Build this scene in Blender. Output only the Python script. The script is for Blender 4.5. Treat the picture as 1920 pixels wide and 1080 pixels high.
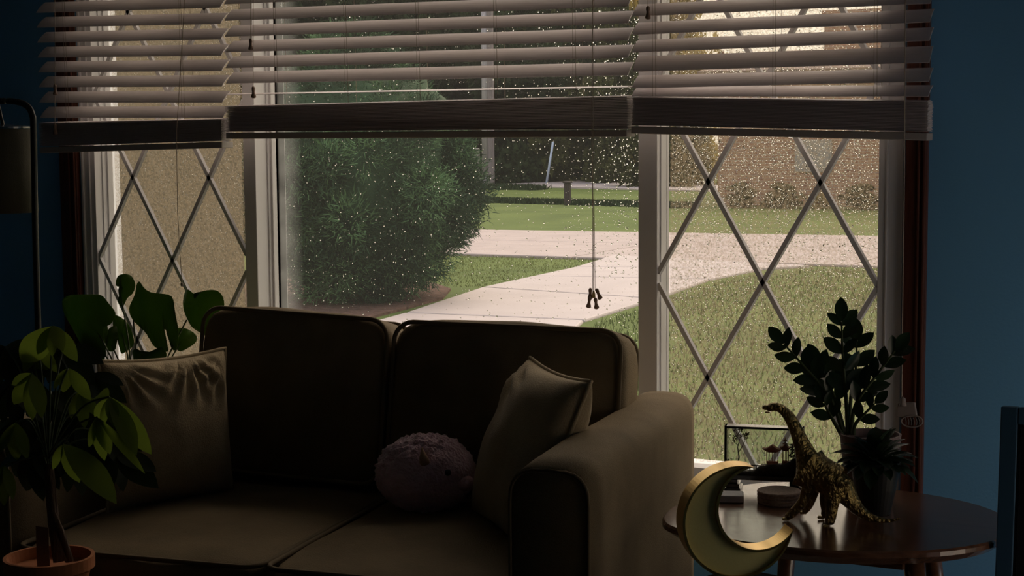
import bpy, bmesh, math, random
import numpy as np
from mathutils import Vector, Matrix, noise as mnoise
from mathutils.geometry import tessellate_polygon
random.seed(7); rng = np.random.default_rng(7)
SC = bpy.context.scene
COL = SC.collection
for o in list(bpy.data.objects): bpy.data.objects.remove(o)

# ------------------------------------------------------------------ camera
YAW, PIT, ROL, FPX = 0.4781027, 0.0957778, -0.0073735, 3025.18
CAM = Vector((1.3808, -3.7, 1.2714))
_r = Vector((math.cos(YAW), math.sin(YAW), 0))
FW = Vector((-math.sin(YAW)*math.cos(PIT), math.cos(YAW)*math.cos(PIT), -math.sin(PIT)))
_u = _r.cross(FW)
RT = _r*math.cos(ROL) + _u*math.sin(ROL)
UP = -_r*math.sin(ROL) + _u*math.cos(ROL)
cd = bpy.data.cameras.new('camera'); cam = bpy.data.objects.new('camera', cd); COL.objects.link(cam)
cd.sensor_width = 36; cd.lens = FPX/1920*36; cd.clip_end = 500
cam.matrix_world = Matrix(((RT.x, UP.x, -FW.x, CAM.x), (RT.y, UP.y, -FW.y, CAM.y), (RT.z, UP.z, -FW.z, CAM.z), (0, 0, 0, 1)))
SC.camera = cam
def _ray(x, y): return FW + RT*((x-960)/FPX) + UP*((540-y)/FPX)
def at_y(x, y, Y): d = _ray(x, y); return CAM + d*((Y-CAM.y)/d.y)
def at_z(x, y, Z): d = _ray(x, y); return CAM + d*((Z-CAM.z)/d.z)

# ------------------------------------------------------------------ world, lights, exposure
W = bpy.data.worlds.new('World'); SC.world = W; W.use_nodes = True
nt = W.node_tree; nt.nodes.clear()
def N(t, kind, **kw):
    n = t.nodes.new(kind)
    for k, v in kw.items(): setattr(n, k, v)
    return n
SKY_S, GLOW = 1.9, 4.8
out = N(nt, 'ShaderNodeOutputWorld'); bg = N(nt, 'ShaderNodeBackground'); tc = N(nt, 'ShaderNodeTexCoord')
sep = N(nt, 'ShaderNodeSeparateXYZ'); nt.links.new(tc.outputs['Generated'], sep.inputs[0])
ramp = N(nt, 'ShaderNodeValToRGB'); nt.links.new(sep.outputs['Z'], ramp.inputs[0])
el = ramp.color_ramp.elements
el[0].position = 0.0; el[0].color = (0.74, 0.60, 0.46, 1)
el[1].position = 1.0; el[1].color = (0.58, 0.60, 0.76, 1)
e = el.new(0.10); e.color = (0.86, 0.71, 0.56, 1)
e = el.new(0.25); e.color = (1.0, 0.84, 0.68, 1)
e = el.new(0.52); e.color = (0.74, 0.68, 0.76, 1)
dot = N(nt, 'ShaderNodeVectorMath', operation='DOT_PRODUCT'); nt.links.new(tc.outputs['Generated'], dot.inputs[0])
_sd = Vector((0.12, 0.64, 0.76)).normalized(); dot.inputs[1].default_value = _sd
mx = N(nt, 'ShaderNodeMath', operation='MAXIMUM'); nt.links.new(dot.outputs['Value'], mx.inputs[0]); mx.inputs[1].default_value = 0
pw = N(nt, 'ShaderNodeMath', operation='POWER'); nt.links.new(mx.outputs[0], pw.inputs[0]); pw.inputs[1].default_value = 10
gl = N(nt, 'ShaderNodeMixRGB', blend_type='ADD'); gl.inputs[0].default_value = 1.0
sc_ = N(nt, 'ShaderNodeMixRGB', blend_type='MULTIPLY'); sc_.inputs[0].default_value = 1.0
nt.links.new(pw.outputs[0], sc_.inputs[1]); sc_.inputs[2].default_value = (GLOW*1.2, GLOW*0.92, GLOW*0.66, 1)
nt.links.new(ramp.outputs[0], gl.inputs[1]); nt.links.new(sc_.outputs[0], gl.inputs[2])
nt.links.new(gl.outputs[0], bg.inputs[0]); bg.inputs[1].default_value = SKY_S
nt.links.new(bg.outputs[0], out.inputs[0])
SC.view_settings.view_transform = 'Standard'; SC.view_settings.look = 'None'
SC.view_settings.gamma = 1; SC.view_settings.use_curve_mapping = False
SC.view_settings.exposure = -0.22
SC.cycles.use_denoising = True

# ------------------------------------------------------------------ materials
def new_mat(name):
    m = bpy.data.materials.new(name); m.use_nodes = True
    b = m.node_tree.nodes['Principled BSDF']
    return m, m.node_tree, b
def mat(name, col, rough=0.6, metal=0.0, var=0.0, scale=20, bump=0.0, bscale=60, sheen=0.0, spec=0.5, stretch=None, col2=None, trans=0.0):
    m, t, b = new_mat(name)
    b.inputs['Base Color'].default_value = (*col, 1); b.inputs['Roughness'].default_value = rough
    b.inputs['Metallic'].default_value = metal; b.inputs['Specular IOR Level'].default_value = spec
    if sheen: b.inputs['Sheen Weight'].default_value = sheen; b.inputs['Sheen Roughness'].default_value = 0.4; b.inputs['Sheen Tint'].default_value = (*[min(1, c*4) for c in col], 1)
    co = N(t, 'ShaderNodeTexCoord'); mp = N(t, 'ShaderNodeMapping'); t.links.new(co.outputs['Object'], mp.inputs[0])
    if stretch: mp.inputs['Scale'].default_value = stretch
    if var or col2:
        no = N(t, 'ShaderNodeTexNoise'); no.inputs['Scale'].default_value = scale; no.inputs['Detail'].default_value = 5
        t.links.new(mp.outputs[0], no.inputs[0])
        r = N(t, 'ShaderNodeValToRGB'); r.color_ramp.elements[0].position = 0.3; r.color_ramp.elements[1].position = 0.7
        a = col2 if col2 else tuple(c*(1-var) for c in col); c2 = col if col2 else tuple(min(1, c*(1+var)) for c in col)
        r.color_ramp.elements[0].color = (*a, 1); r.color_ramp.elements[1].color = (*c2, 1)
        t.links.new(no.outputs['Fac'], r.inputs[0]); t.links.new(r.outputs[0], b.inputs['Base Color'])
    if bump:
        n2 = N(t, 'ShaderNodeTexNoise'); n2.inputs['Scale'].default_value = bscale; n2.inputs['Detail'].default_value = 4
        t.links.new(mp.outputs[0], n2.inputs[0])
        bp = N(t, 'ShaderNodeBump'); bp.inputs['Strength'].default_value = bump; bp.inputs['Distance'].default_value = 0.01
        t.links.new(n2.outputs['Fac'], bp.inputs['Height']); t.links.new(bp.outputs[0], b.inputs['Normal'])
    if trans:
        tl = N(t, 'ShaderNodeBsdfTranslucent'); ms = N(t, 'ShaderNodeMixShader'); ms.inputs[0].default_value = trans
        tl.inputs[0].default_value = (*[min(1, c*1.6) for c in col], 1)
        o_ = t.nodes['Material Output']; t.links.new(b.outputs[0], ms.inputs[1]); t.links.new(tl.outputs[0], ms.inputs[2]); t.links.new(ms.outputs[0], o_.inputs[0])
    return m
M = {}
M['white'] = mat('white_paint', (0.83, 0.83, 0.87), 0.45, bump=0.05, bscale=30)
M['slat'] = mat('blind_vinyl', (0.86, 0.79, 0.82), 0.45, var=0.06, scale=8, stretch=(1, 12, 12), trans=0.14)
M['railm'] = mat('blind_rail', (0.45, 0.41, 0.40), 0.5)
M['cord'] = mat('cord_cotton', (0.45, 0.38, 0.32), 0.8)
M['tassel'] = mat('tassel_wood', (0.26, 0.17, 0.13), 0.5)
M['beadm'] = mat('tassel_brass', (0.60, 0.48, 0.25), 0.4)
M['redwood'] = mat('stained_trim_wood', (0.10, 0.028, 0.016), 0.45, var=0.35, scale=30, stretch=(6, 6, 0.4))
M['wall'] = mat('blue_wall_paint', (0.165, 0.44, 0.76), 0.8, bump=0.08, bscale=150)
M['ceil'] = mat('ceiling_paint', (0.66, 0.64, 0.62), 0.9)
M['floorw'] = mat('dark_floor_wood', (0.05, 0.03, 0.02), 0.5, var=0.3, scale=6, stretch=(0.6, 8, 1))
M['velvet'] = mat('olive_velvet', (0.195, 0.150, 0.092), 0.85, var=0.22, scale=7, bump=0.25, bscale=350, sheen=0.25, spec=0.2)
M['velvetd'] = mat('olive_velvet_piping', (0.16, 0.125, 0.08), 0.85, sheen=0.25, spec=0.2)
M['pillow'] = mat('olive_cotton', (0.46, 0.365, 0.23), 0.85, var=0.12, scale=14, bump=0.3, bscale=300, sheen=0.2, spec=0.2)
M['pink'] = mat('pink_fleece', (0.95, 0.62, 0.73), 0.95, var=0.12, scale=40, bump=0.9, bscale=160, sheen=0.8, spec=0.1)
M['pinkf'] = mat('pink_felt', (0.92, 0.60, 0.68), 0.95, bump=0.2, bscale=200, spec=0.1)
M['tanfelt'] = mat('tan_felt', (0.55, 0.36, 0.24), 0.9)
M['black'] = mat('black_plastic', (0.006, 0.006, 0.007), 0.35)
M['blackwood'] = mat('black_lacquer', (0.012, 0.010, 0.009), 0.14, spec=1.0)
M['walnut'] = mat('walnut_veneer', (0.15, 0.068, 0.036), 0.16, spec=1.0, var=0.35, scale=5, stretch=(1.2, 14, 14), bump=0.03, bscale=40)
M['gold'] = mat('brushed_brass', (0.78, 0.52, 0.16), 0.30, metal=1.0)
M['goldf'] = mat('satin_brass_face', (0.95, 0.86, 0.38), 0.5, metal=0.0, bump=0.05, bscale=300)
M['bronze'] = mat('antique_gold', (0.42, 0.31, 0.12), 0.30, metal=1.0, col2=(0.16, 0.11, 0.045), scale=35, bump=1.0, bscale=95, stretch=(1.5, 1, 1))
M['coaster'] = mat('coaster_cork', (0.36, 0.26, 0.22), 0.85, var=0.3, scale=200, bump=0.2, bscale=300)
M['grey'] = mat('grey_ceramic', (0.62, 0.57, 0.62), 0.6)
M['cork'] = mat('carved_cork', (0.34, 0.12, 0.035), 0.8, var=0.3, scale=90, bump=0.4, bscale=200, trans=0.4)
M['corkd'] = mat('carved_dark_cork', (0.07, 0.035, 0.018), 0.8, var=0.3, scale=90, bump=0.5, bscale=160)
M['pot'] = mat('mauve_pot_clay', (0.22, 0.15, 0.145), 0.7, bump=0.1)
M['potd'] = mat('charcoal_pot', (0.022, 0.022, 0.022), 0.5)
M['terra'] = mat('terracotta', (0.45, 0.16, 0.06), 0.8, var=0.15, scale=12, bump=0.1)
M['soil'] = mat('soil', (0.02, 0.013, 0.009), 0.95, bump=0.8, bscale=80)
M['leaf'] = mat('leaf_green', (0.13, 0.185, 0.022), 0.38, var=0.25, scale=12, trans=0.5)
M['leafshade'] = mat('leaf_shaded_green', (0.018, 0.030, 0.010), 0.45, var=0.25, scale=12, trans=0.08)  # leaves of the dark left side, shade put into their colour
M['leafzz'] = mat('leaf_dark_green', (0.018, 0.038, 0.016), 0.30, var=0.2, scale=20, trans=0.10)
M['leafm'] = mat('leaf_monstera', (0.085, 0.145, 0.028), 0.4, var=0.25, scale=9, trans=0.45)
M['leafs'] = mat('leaf_succulent', (0.022, 0.045, 0.020), 0.5, var=0.3, scale=25, trans=0.08)
M['stem'] = mat('stem_green', (0.05, 0.075, 0.025), 0.6)
M['bark'] = mat('trunk_bark', (0.10, 0.06, 0.038), 0.9, var=0.3, scale=30, bump=0.6, bscale=60, stretch=(3, 3, 0.5))
M['lampm'] = mat('lamp_black_metal', (0.010, 0.010, 0.011), 0.35)
M['shade'] = mat('lamp_shade_linen', (0.11, 0.10, 0.075), 0.9, bump=0.1, bscale=300)
M['chrome'] = mat('lamp_cap_steel', (0.5, 0.5, 0.52), 0.25, metal=1.0)
M['stoolw'] = mat('matt_black_stain', (0.008, 0.007, 0.006), 0.95, spec=0.05)
M['navy'] = mat('navy_frame_paint', (0.06, 0.14, 0.23), 0.5)
M['art'] = mat('dark_print', (0.020, 0.020, 0.024), 0.4, var=0.5, scale=6)
M['paper'] = mat('card_paper', (0.26, 0.22, 0.21), 0.8)
M['label'] = mat('beige_card', (0.22, 0.15, 0.11), 0.8)
# outdoors
M['grass'] = mat('lawn_grass', (0.100, 0.138, 0.032), 0.9, col2=(0.064, 0.094, 0.020), scale=0.9, bump=1.0, bscale=9, spec=0.15)
M['blade'] = mat('grass_blade', (0.074, 0.100, 0.024), 0.8, spec=0.15)
M['blade2'] = mat('grass_blade_dry', (0.17, 0.19, 0.06), 0.8, spec=0.1)
M['tall'] = mat('shadow_band_grass', (0.030, 0.048, 0.020), 0.9, var=0.35, scale=3, spec=0.1)  # shadow bands on the far lawn, put into the blade colour
M['conc'] = mat('driveway_concrete', (0.385, 0.34, 0.325), 0.75, var=0.07, scale=1.6, bump=0.2, bscale=60, spec=0.4)
M['road'] = mat('road_concrete', (0.33, 0.278, 0.258), 0.75, var=0.10, scale=2.0, bump=0.25, bscale=50, spec=0.4)
M['mulch'] = mat('bark_mulch', (0.10, 0.06, 0.045), 0.95, var=0.4, scale=14, bump=1, bscale=20, spec=0.1)
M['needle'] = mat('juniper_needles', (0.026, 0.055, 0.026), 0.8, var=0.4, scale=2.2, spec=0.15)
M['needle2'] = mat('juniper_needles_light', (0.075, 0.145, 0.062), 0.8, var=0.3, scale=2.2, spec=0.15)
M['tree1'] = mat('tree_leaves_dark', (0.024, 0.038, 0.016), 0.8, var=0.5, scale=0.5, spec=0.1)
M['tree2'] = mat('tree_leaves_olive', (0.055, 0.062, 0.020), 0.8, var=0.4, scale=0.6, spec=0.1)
M['tree3'] = mat('tree_leaves_gold_lit', (0.28, 0.22, 0.07), 0.8, var=0.4, scale=0.6, spec=0.1, trans=0.4)  # yellow light on the foliage is put into this leaf colour
M['pole'] = mat('weathered_pole_wood', (0.30, 0.29, 0.32), 0.9, var=0.2, scale=5, stretch=(4, 4, 0.3))
M['poleb'] = mat('pole_shaded_wood', (0.17, 0.15, 0.155), 0.9, var=0.2, scale=5, stretch=(4, 4, 0.3))  # darker copy of the pole wood, shade put into its colour
M['postd'] = mat('dark_post_wood', (0.035, 0.026, 0.022), 0.9, var=0.3, scale=20)
M['guy'] = mat('pale_blue_plastic', (0.42, 0.52, 0.66), 0.5)
M['stucco'] = mat('tan_stucco', (0.125, 0.098, 0.058), 0.9, var=0.10, scale=3, bump=0.6, bscale=60)
M['roof'] = mat('roof_shingle', (0.14, 0.10, 0.085), 0.9, var=0.25, scale=5)
M['metalg'] = mat('grey_steel_cabinet', (0.22, 0.22, 0.21), 0.6)
m, t, b = new_mat('house_brick'); M['brick'] = m
co = N(t, 'ShaderNodeTexCoord'); mp = N(t, 'ShaderNodeMapping'); br = N(t, 'ShaderNodeTexBrick')
mp.inputs['Rotation'].default_value = (math.radians(90), 0, 0)
t.links.new(co.outputs['Object'], mp.inputs[0]); t.links.new(mp.outputs[0], br.inputs[0])
br.inputs['Scale'].default_value = 1.0; br.inputs['Brick Width'].default_value = 0.22; br.inputs['Row Height'].default_value = 0.075; br.inputs['Mortar Size'].default_value = 0.008
br.inputs['Color1'].default_value = (0.20, 0.095, 0.062, 1); br.inputs['Color2'].default_value = (0.27, 0.14, 0.09, 1); br.inputs['Mortar'].default_value = (0.30, 0.25, 0.21, 1)
t.links.new(br.outputs[0], b.inputs['Base Color']); b.inputs['Roughness'].default_value = 0.9
# clear pane: mostly transmits, a little mirror, and a thin film of condensation near its left edge
def pane_mat(name, fog=0.0, x0=0, x1=1, haze=0.03):
    m, t, b = new_mat(name); t.nodes.remove(b); o_ = t.nodes['Material Output']
    tr = N(t, 'ShaderNodeBsdfTransparent'); gs = N(t, 'ShaderNodeBsdfGlossy'); gs.inputs['Roughness'].default_value = 0.02
    tl = N(t, 'ShaderNodeBsdfTranslucent'); tl.inputs[0].default_value = (0.75, 0.80, 0.82, 1)
    tr.inputs[0].default_value = (0.93, 0.95, 0.94, 1)
    fr = N(t, 'ShaderNodeFresnel'); fr.inputs[0].default_value = 1.2
    m1 = N(t, 'ShaderNodeMixShader'); t.links.new(fr.outputs[0], m1.inputs[0]); t.links.new(tr.outputs[0], m1.inputs[1]); t.links.new(gs.outputs[0], m1.inputs[2])
    m2 = N(t, 'ShaderNodeMixShader'); t.links.new(m1.outputs[0], m2.inputs[1]); t.links.new(tl.outputs[0], m2.inputs[2])
    if fog:
        c = N(t, 'ShaderNodeTexCoord'); s = N(t, 'ShaderNodeSeparateXYZ'); t.links.new(c.outputs['Object'], s.inputs[0])
        mr = N(t, 'ShaderNodeMapRange'); t.links.new(s.outputs['X'], mr.inputs[0])
        mr.inputs[1].default_value = x0; mr.inputs[2].default_value = x1; mr.inputs[3].default_value = fog; mr.inputs[4].default_value = 0
        no = N(t, 'ShaderNodeTexNoise'); no.inputs['Scale'].default_value = 14; t.links.new(c.outputs['Object'], no.inputs[0])
        mu = N(t, 'ShaderNodeMath', operation='MULTIPLY_ADD'); t.links.new(mr.outputs[0], mu.inputs[0]); t.links.new(no.outputs['Fac'], mu.inputs[1]); mu.inputs[2].default_value = haze
        t.links.new(mu.outputs[0], m2.inputs[0])
    else: m2.inputs[0].default_value = haze
    t.links.new(m2.outputs[0], o_.inputs[0]); return m
M['pane'] = pane_mat('wet_glass', 0.20, -1.336, -1.255, 0.012)
M['pane2'] = pane_mat('clear_glass', 0, haze=0.01)
def screen_mat():
    m, t, b = new_mat('insect_screen_mesh'); t.nodes.remove(b); o_ = t.nodes['Material Output']
    tr = N(t, 'ShaderNodeBsdfTransparent'); df = N(t, 'ShaderNodeBsdfDiffuse'); tl = N(t, 'ShaderNodeBsdfTranslucent')
    df.inputs[0].default_value = (0.10, 0.10, 0.10, 1); tl.inputs[0].default_value = (0.46, 0.37, 0.26, 1)
    a = N(t, 'ShaderNodeMixShader'); a.inputs[0].default_value = 0.6; t.links.new(df.outputs[0], a.inputs[1]); t.links.new(tl.outputs[0], a.inputs[2])
    c = N(t, 'ShaderNodeTexCoord'); no = N(t, 'ShaderNodeTexNoise'); no.inputs['Scale'].default_value = 210; no.inputs['Detail'].default_value = 2
    t.links.new(c.outputs['Object'], no.inputs[0])
    mr = N(t, 'ShaderNodeMapRange'); mr.inputs[1].default_value = 0.35; mr.inputs[2].default_value = 0.68; mr.inputs[3].default_value = 0.03; mr.inputs[4].default_value = 0.32
    t.links.new(no.outputs['Fac'], mr.inputs[0])
    x = N(t, 'ShaderNodeMixShader'); t.links.new(mr.outputs[0], x.inputs[0]); t.links.new(tr.outputs[0], x.inputs[1]); t.links.new(a.outputs[0], x.inputs[2])
    t.links.new(x.outputs[0], o_.inputs[0]); return m
M['screen'] = screen_mat()
m, t, b = new_mat('rain_water'); M['water'] = m; t.nodes.remove(b)
rf = N(t, 'ShaderNodeBsdfRefraction'); rf.inputs['IOR'].default_value = 1.33; rf.inputs['Roughness'].default_value = 0.0
t.links.new(rf.outputs[0], t.nodes['Material Output'].inputs[0])

# ------------------------------------------------------------------ helpers
class MB:
    def __init__(s): s.v = []; s.f = []
    def add(s, vs, fs):
        o = len(s.v); s.v += [tuple(v) for v in vs]; s.f += [tuple(i+o for i in f) for f in fs]
    def box(s, a, b):
        x0, y0, z0 = a; x1, y1, z1 = b
        s.add([(x0,y0,z0),(x1,y0,z0),(x1,y1,z0),(x0,y1,z0),(x0,y0,z1),(x1,y0,z1),(x1,y1,z1),(x0,y1,z1)],
              [(0,3,2,1),(4,5,6,7),(0,1,5,4),(1,2,6,5),(2,3,7,6),(3,0,4,7)]); return s
    def tube(s, pts, r, n=8, cap=True):
        pts = [Vector(p) for p in pts]; k = len(pts); rs = r if isinstance(r, (list, tuple)) else [r]*k
        rings = []; ref = None
        for i, p in enumerate(pts):
            d = (pts[min(i+1, k-1)] - pts[max(i-1, 0)]).normalized()
            if ref is None: ref = Vector((0, 0, 1)) if abs(d.z) < 0.9 else Vector((1, 0, 0))
            a = d.cross(ref)
            a = a.normalized() if a.length > 1e-6 else d.orthogonal().normalized()
            b = d.cross(a).normalized(); ref = b.cross(d) if False else ref
            rings.append([p + (a*math.cos(2*math.pi*j/n) + b*math.sin(2*math.pi*j/n))*rs[i] for j in range(n)])
        vs = [v for R_ in rings for v in R_]; fs = []
        for i in range(k-1):
            for j in range(n):
                fs.append((i*n+j, i*n+(j+1) % n, (i+1)*n+(j+1) % n, (i+1)*n+j))
        if cap: fs += [tuple(range(n))[::-1], tuple(range((k-1)*n, k*n))]
        s.add(vs, fs); return s
    def loop_tube(s, pts, r, n=6):
        pts = [Vector(p) for p in pts]; k = len(pts); vs = []; fs = []
        nrm = Vector((0, 0, 0))
        for i in range(k): nrm += pts[i].cross(pts[(i+1) % k])
        nrm.normalize()
        for i in range(k):
            d = (pts[(i+1) % k]-pts[i-1]).normalized(); a = d.cross(nrm).normalized(); b = a.cross(d)
            vs += [pts[i] + (a*math.cos(2*math.pi*j/n) + b*math.sin(2*math.pi*j/n))*r for j in range(n)]
        for i in range(k):
            for j in range(n): fs.append((i*n+j, i*n+(j+1) % n, ((i+1) % k)*n+(j+1) % n, ((i+1) % k)*n+j))
        s.add(vs, fs); return s
    def lathe(s, c, prof, n=28):
        c = Vector(c); vs = []; fs = []; k = len(prof)
        for r, z in prof: vs += [c + Vector((r*math.cos(2*math.pi*j/n), r*math.sin(2*math.pi*j/n), z)) for j in range(n)]
        for i in range(k-1):
            for j in range(n): fs.append((i*n+j, i*n+(j+1) % n, (i+1)*n+(j+1) % n, (i+1)*n+j))
        fs += [tuple(range(n))[::-1], tuple(range((k-1)*n, k*n))]
        s.add(vs, fs); return s
    def prism(s, poly, z0, z1):
        n = len(poly); vs = [(x, y, z0) for x, y in poly]+[(x, y, z1) for x, y in poly]
        s.add(vs, [tuple(range(n))[::-1], tuple(range(n, 2*n))]+[(i, (i+1) % n, n+(i+1) % n, n+i) for i in range(n)]); return s
    def mesh(s, name, m, smooth=False):
        me = bpy.data.meshes.new(name); me.from_pydata(s.v, [], s.f); me.validate()
        if m: me.materials.append(m)
        bm = bmesh.new(); bm.from_mesh(me); bmesh.ops.recalc_face_normals(bm, faces=bm.faces); bm.to_mesh(me); bm.free()
        if smooth: me.polygons.foreach_set('use_smooth', [True]*len(me.polygons))
        return me
    def build(s, name, m, parent=None, smooth=False, bevel=0, mw=None):
        o = bpy.data.objects.new(name, s.mesh(name, m, smooth)); COL.objects.link(o)
        if parent is not None: o.parent = parent; o.matrix_parent_inverse = PINV.get(parent.name, Matrix())
        if mw is not None: o.matrix_local = mw
        if bevel:
            b_ = o.modifiers.new('b', 'BEVEL'); b_.width = bevel; b_.segments = 2; b_.limit_method = 'ANGLE'; b_.angle_limit = 0.6
        return o
PINV = {}
def tag(o, label=None, cat=None, group=None, kind=None):
    if label: o['label'] = label
    if cat: o['category'] = cat
    if group: o['group'] = group
    if kind: o['kind'] = kind
    return o
def thing(name, loc, label, cat, group=None, rot=None):
    o = bpy.data.objects.new(name, None); COL.objects.link(o); o.empty_display_size = 0.05
    mtx = Matrix.Translation(Vector(loc))
    if rot is not None: mtx = mtx @ rot
    o.matrix_world = mtx; PINV[o.name] = Matrix()      # children are built in world coords unless told otherwise
    o['_w'] = 1; del o['_w']
    PINV[o.name] = mtx.inverted()
    return tag(o, label, cat, group)
def local_thing(*a, **k):                              # children given in the thing's own axes
    o = thing(*a, **k); PINV[o.name] = Matrix(); return o
def setting(name, kind='structure', label=None):
    o = bpy.data.objects.new(name, None); COL.objects.link(o); o['kind'] = kind; PINV[o.name] = Matrix()
    if label: o['label'] = label
    return o
def add_obj(name, me, parent, mtx):
    o = bpy.data.objects.new(name, me); COL.objects.link(o); o.parent = parent
    o.matrix_parent_inverse = PINV.get(parent.name, Matrix()); o.matrix_basis = mtx; return o
def dup_tree(root, mtx, label=None):
    r = root.copy(); COL.objects.link(r); r.matrix_world = mtx
    if label: r['label'] = label
    for ch in list(root.children):
        c = ch.copy(); COL.objects.link(c); c.parent = r
        for g in list(ch.children): d = g.copy(); COL.objects.link(d); d.parent = c
    return r
def frame(x, y, z, o=(0, 0, 0)):
    x, y, z = Vector(x), Vector(y), Vector(z)
    return Matrix(((x.x, y.x, z.x, o[0]), (x.y, y.y, z.y, o[1]), (x.z, y.z, z.z, o[2]), (0, 0, 0, 1)))
def catmull(P, k=8, closed=False):
    P = [Vector(p) for p in P]; n = len(P); R_ = []
    for i in range(n if closed else n-1):
        a = P[(i-1) % n] if closed or i > 0 else P[0]; b = P[i]; c = P[(i+1) % n]; d = P[(i+2) % n] if closed or i+2 < n else P[-1]
        for j in range(k):
            t = j/k; R_.append(0.5*((2*b)+(-a+c)*t+(2*a-5*b+4*c-d)*t*t+(-a+3*b-3*c+d)*t**3))
    if not closed: R_.append(P[-1])
    return R_

# ------------------------------------------------------------------ room shell
XL, XR, ZB, ZT = -1.978, 0.475, 0.405, 1.92          # window opening
w = MB().box((-3.4, 0.0, 0), (XL-0.005, 0.16, 2.45)).box((XR+0.005, 0.0, 0), (1.75, 0.16, 2.45)).box((XL-0.005, 0.0, 0), (XR+0.005, 0.16, ZB)).box((XL-0.005, 0.0, ZT), (XR+0.005, 0.16, 2.45))
tag(w.build('wall_back', M['wall']), kind='structure')
tag(MB().box((-3.55, -6.6, 0), (-3.4, 0.16, 2.45)).build('wall_left', M['wall']), kind='structure')
w = MB().box((1.75, -6.6, 0), (1.9, -1.20, 2.45)).box((1.75, -0.10, 0), (1.9, 0.16, 2.45)).box((1.75, -1.20, 0), (1.9, -0.10, 0.12)).box((1.75, -1.20, 1.05), (1.9, -0.10, 2.45))  # unseen low opening, added to light the right end of the room
tag(w.build('wall_right', M['wall']), kind='structure')
w = MB().box((-3.4, -6.6, 0), (1.75, -6.45, 2.45))
tag(w.build('wall_front', M['wall']), kind='structure')
tag(MB().box((-3.55, -6.6, 2.45), (1.9, 0.16, 2.55)).build('ceiling', M['ceil']), kind='structure')
tag(MB().box((-3.55, -6.6, -0.12), (1.9, 0.16, 0)).build('floor', M['floorw']), kind='structure')
tag(MB().box((XR+0.07, -0.014, 0), (1.75, 0.0, 0.09)).build('baseboard_back', M['white'], bevel=0.003), kind='structure')
# stained casing either side of the window, with a stepped moulding, and the sill board
for i, (a, b_) in enumerate(((XR+0.008, XR+0.058), (XL-0.075, XL-0.008))):
    q = MB().box((a, -0.018, 0.40), (b_, 0.0, 2.0)); mid = (a+b_)/2
    q.box((mid+0.004, -0.024, 0.40), (mid+0.010, -0.018, 2.0)).box((b_-0.008, -0.026, 0.40), (b_-0.002, -0.018, 2.0))
    tag(q.build('trim_%d' % (i+1), M['redwood'], bevel=0.002), kind='structure')
tag(MB().box((XL-0.09, -0.055, ZB-0.03), (XR, 0.0, ZB-0.002)).build('trim_3', M['white'], bevel=0.004), kind='structure')
tag(MB().box((XL-0.09, -0.018, ZT+0.005), (XR+0.07, 0.0, ZT+0.07)).build('trim_4', M['redwood'], bevel=0.003), kind='structure')
# white mullions between the three windows
for i, (a, b_) in enumerate(((-1.386, -1.345), (-0.182, -0.132))):
    q = MB().box((a, 0.0, ZB), (b_, 0.13, ZT)) if i == 0 else MB().box((a, 0.0, ZB), (b_, 0.072, ZT)).box((a, 0.072, ZB), (b_-0.032, 0.13, ZT))
    if i == 0: q.box((b_, 0.055, ZB), (b_+0.004, 0.13, ZT)).box((b_+0.004, 0.066, ZB), (b_+0.010, 0.13, ZT))
    else: q.box((b_, 0.055, ZB), (b_+0.004, 0.072, ZT))
    tag(q.build('trim_%d' % (5+i), M['white'], bevel=0.0015), kind='structure')

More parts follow.
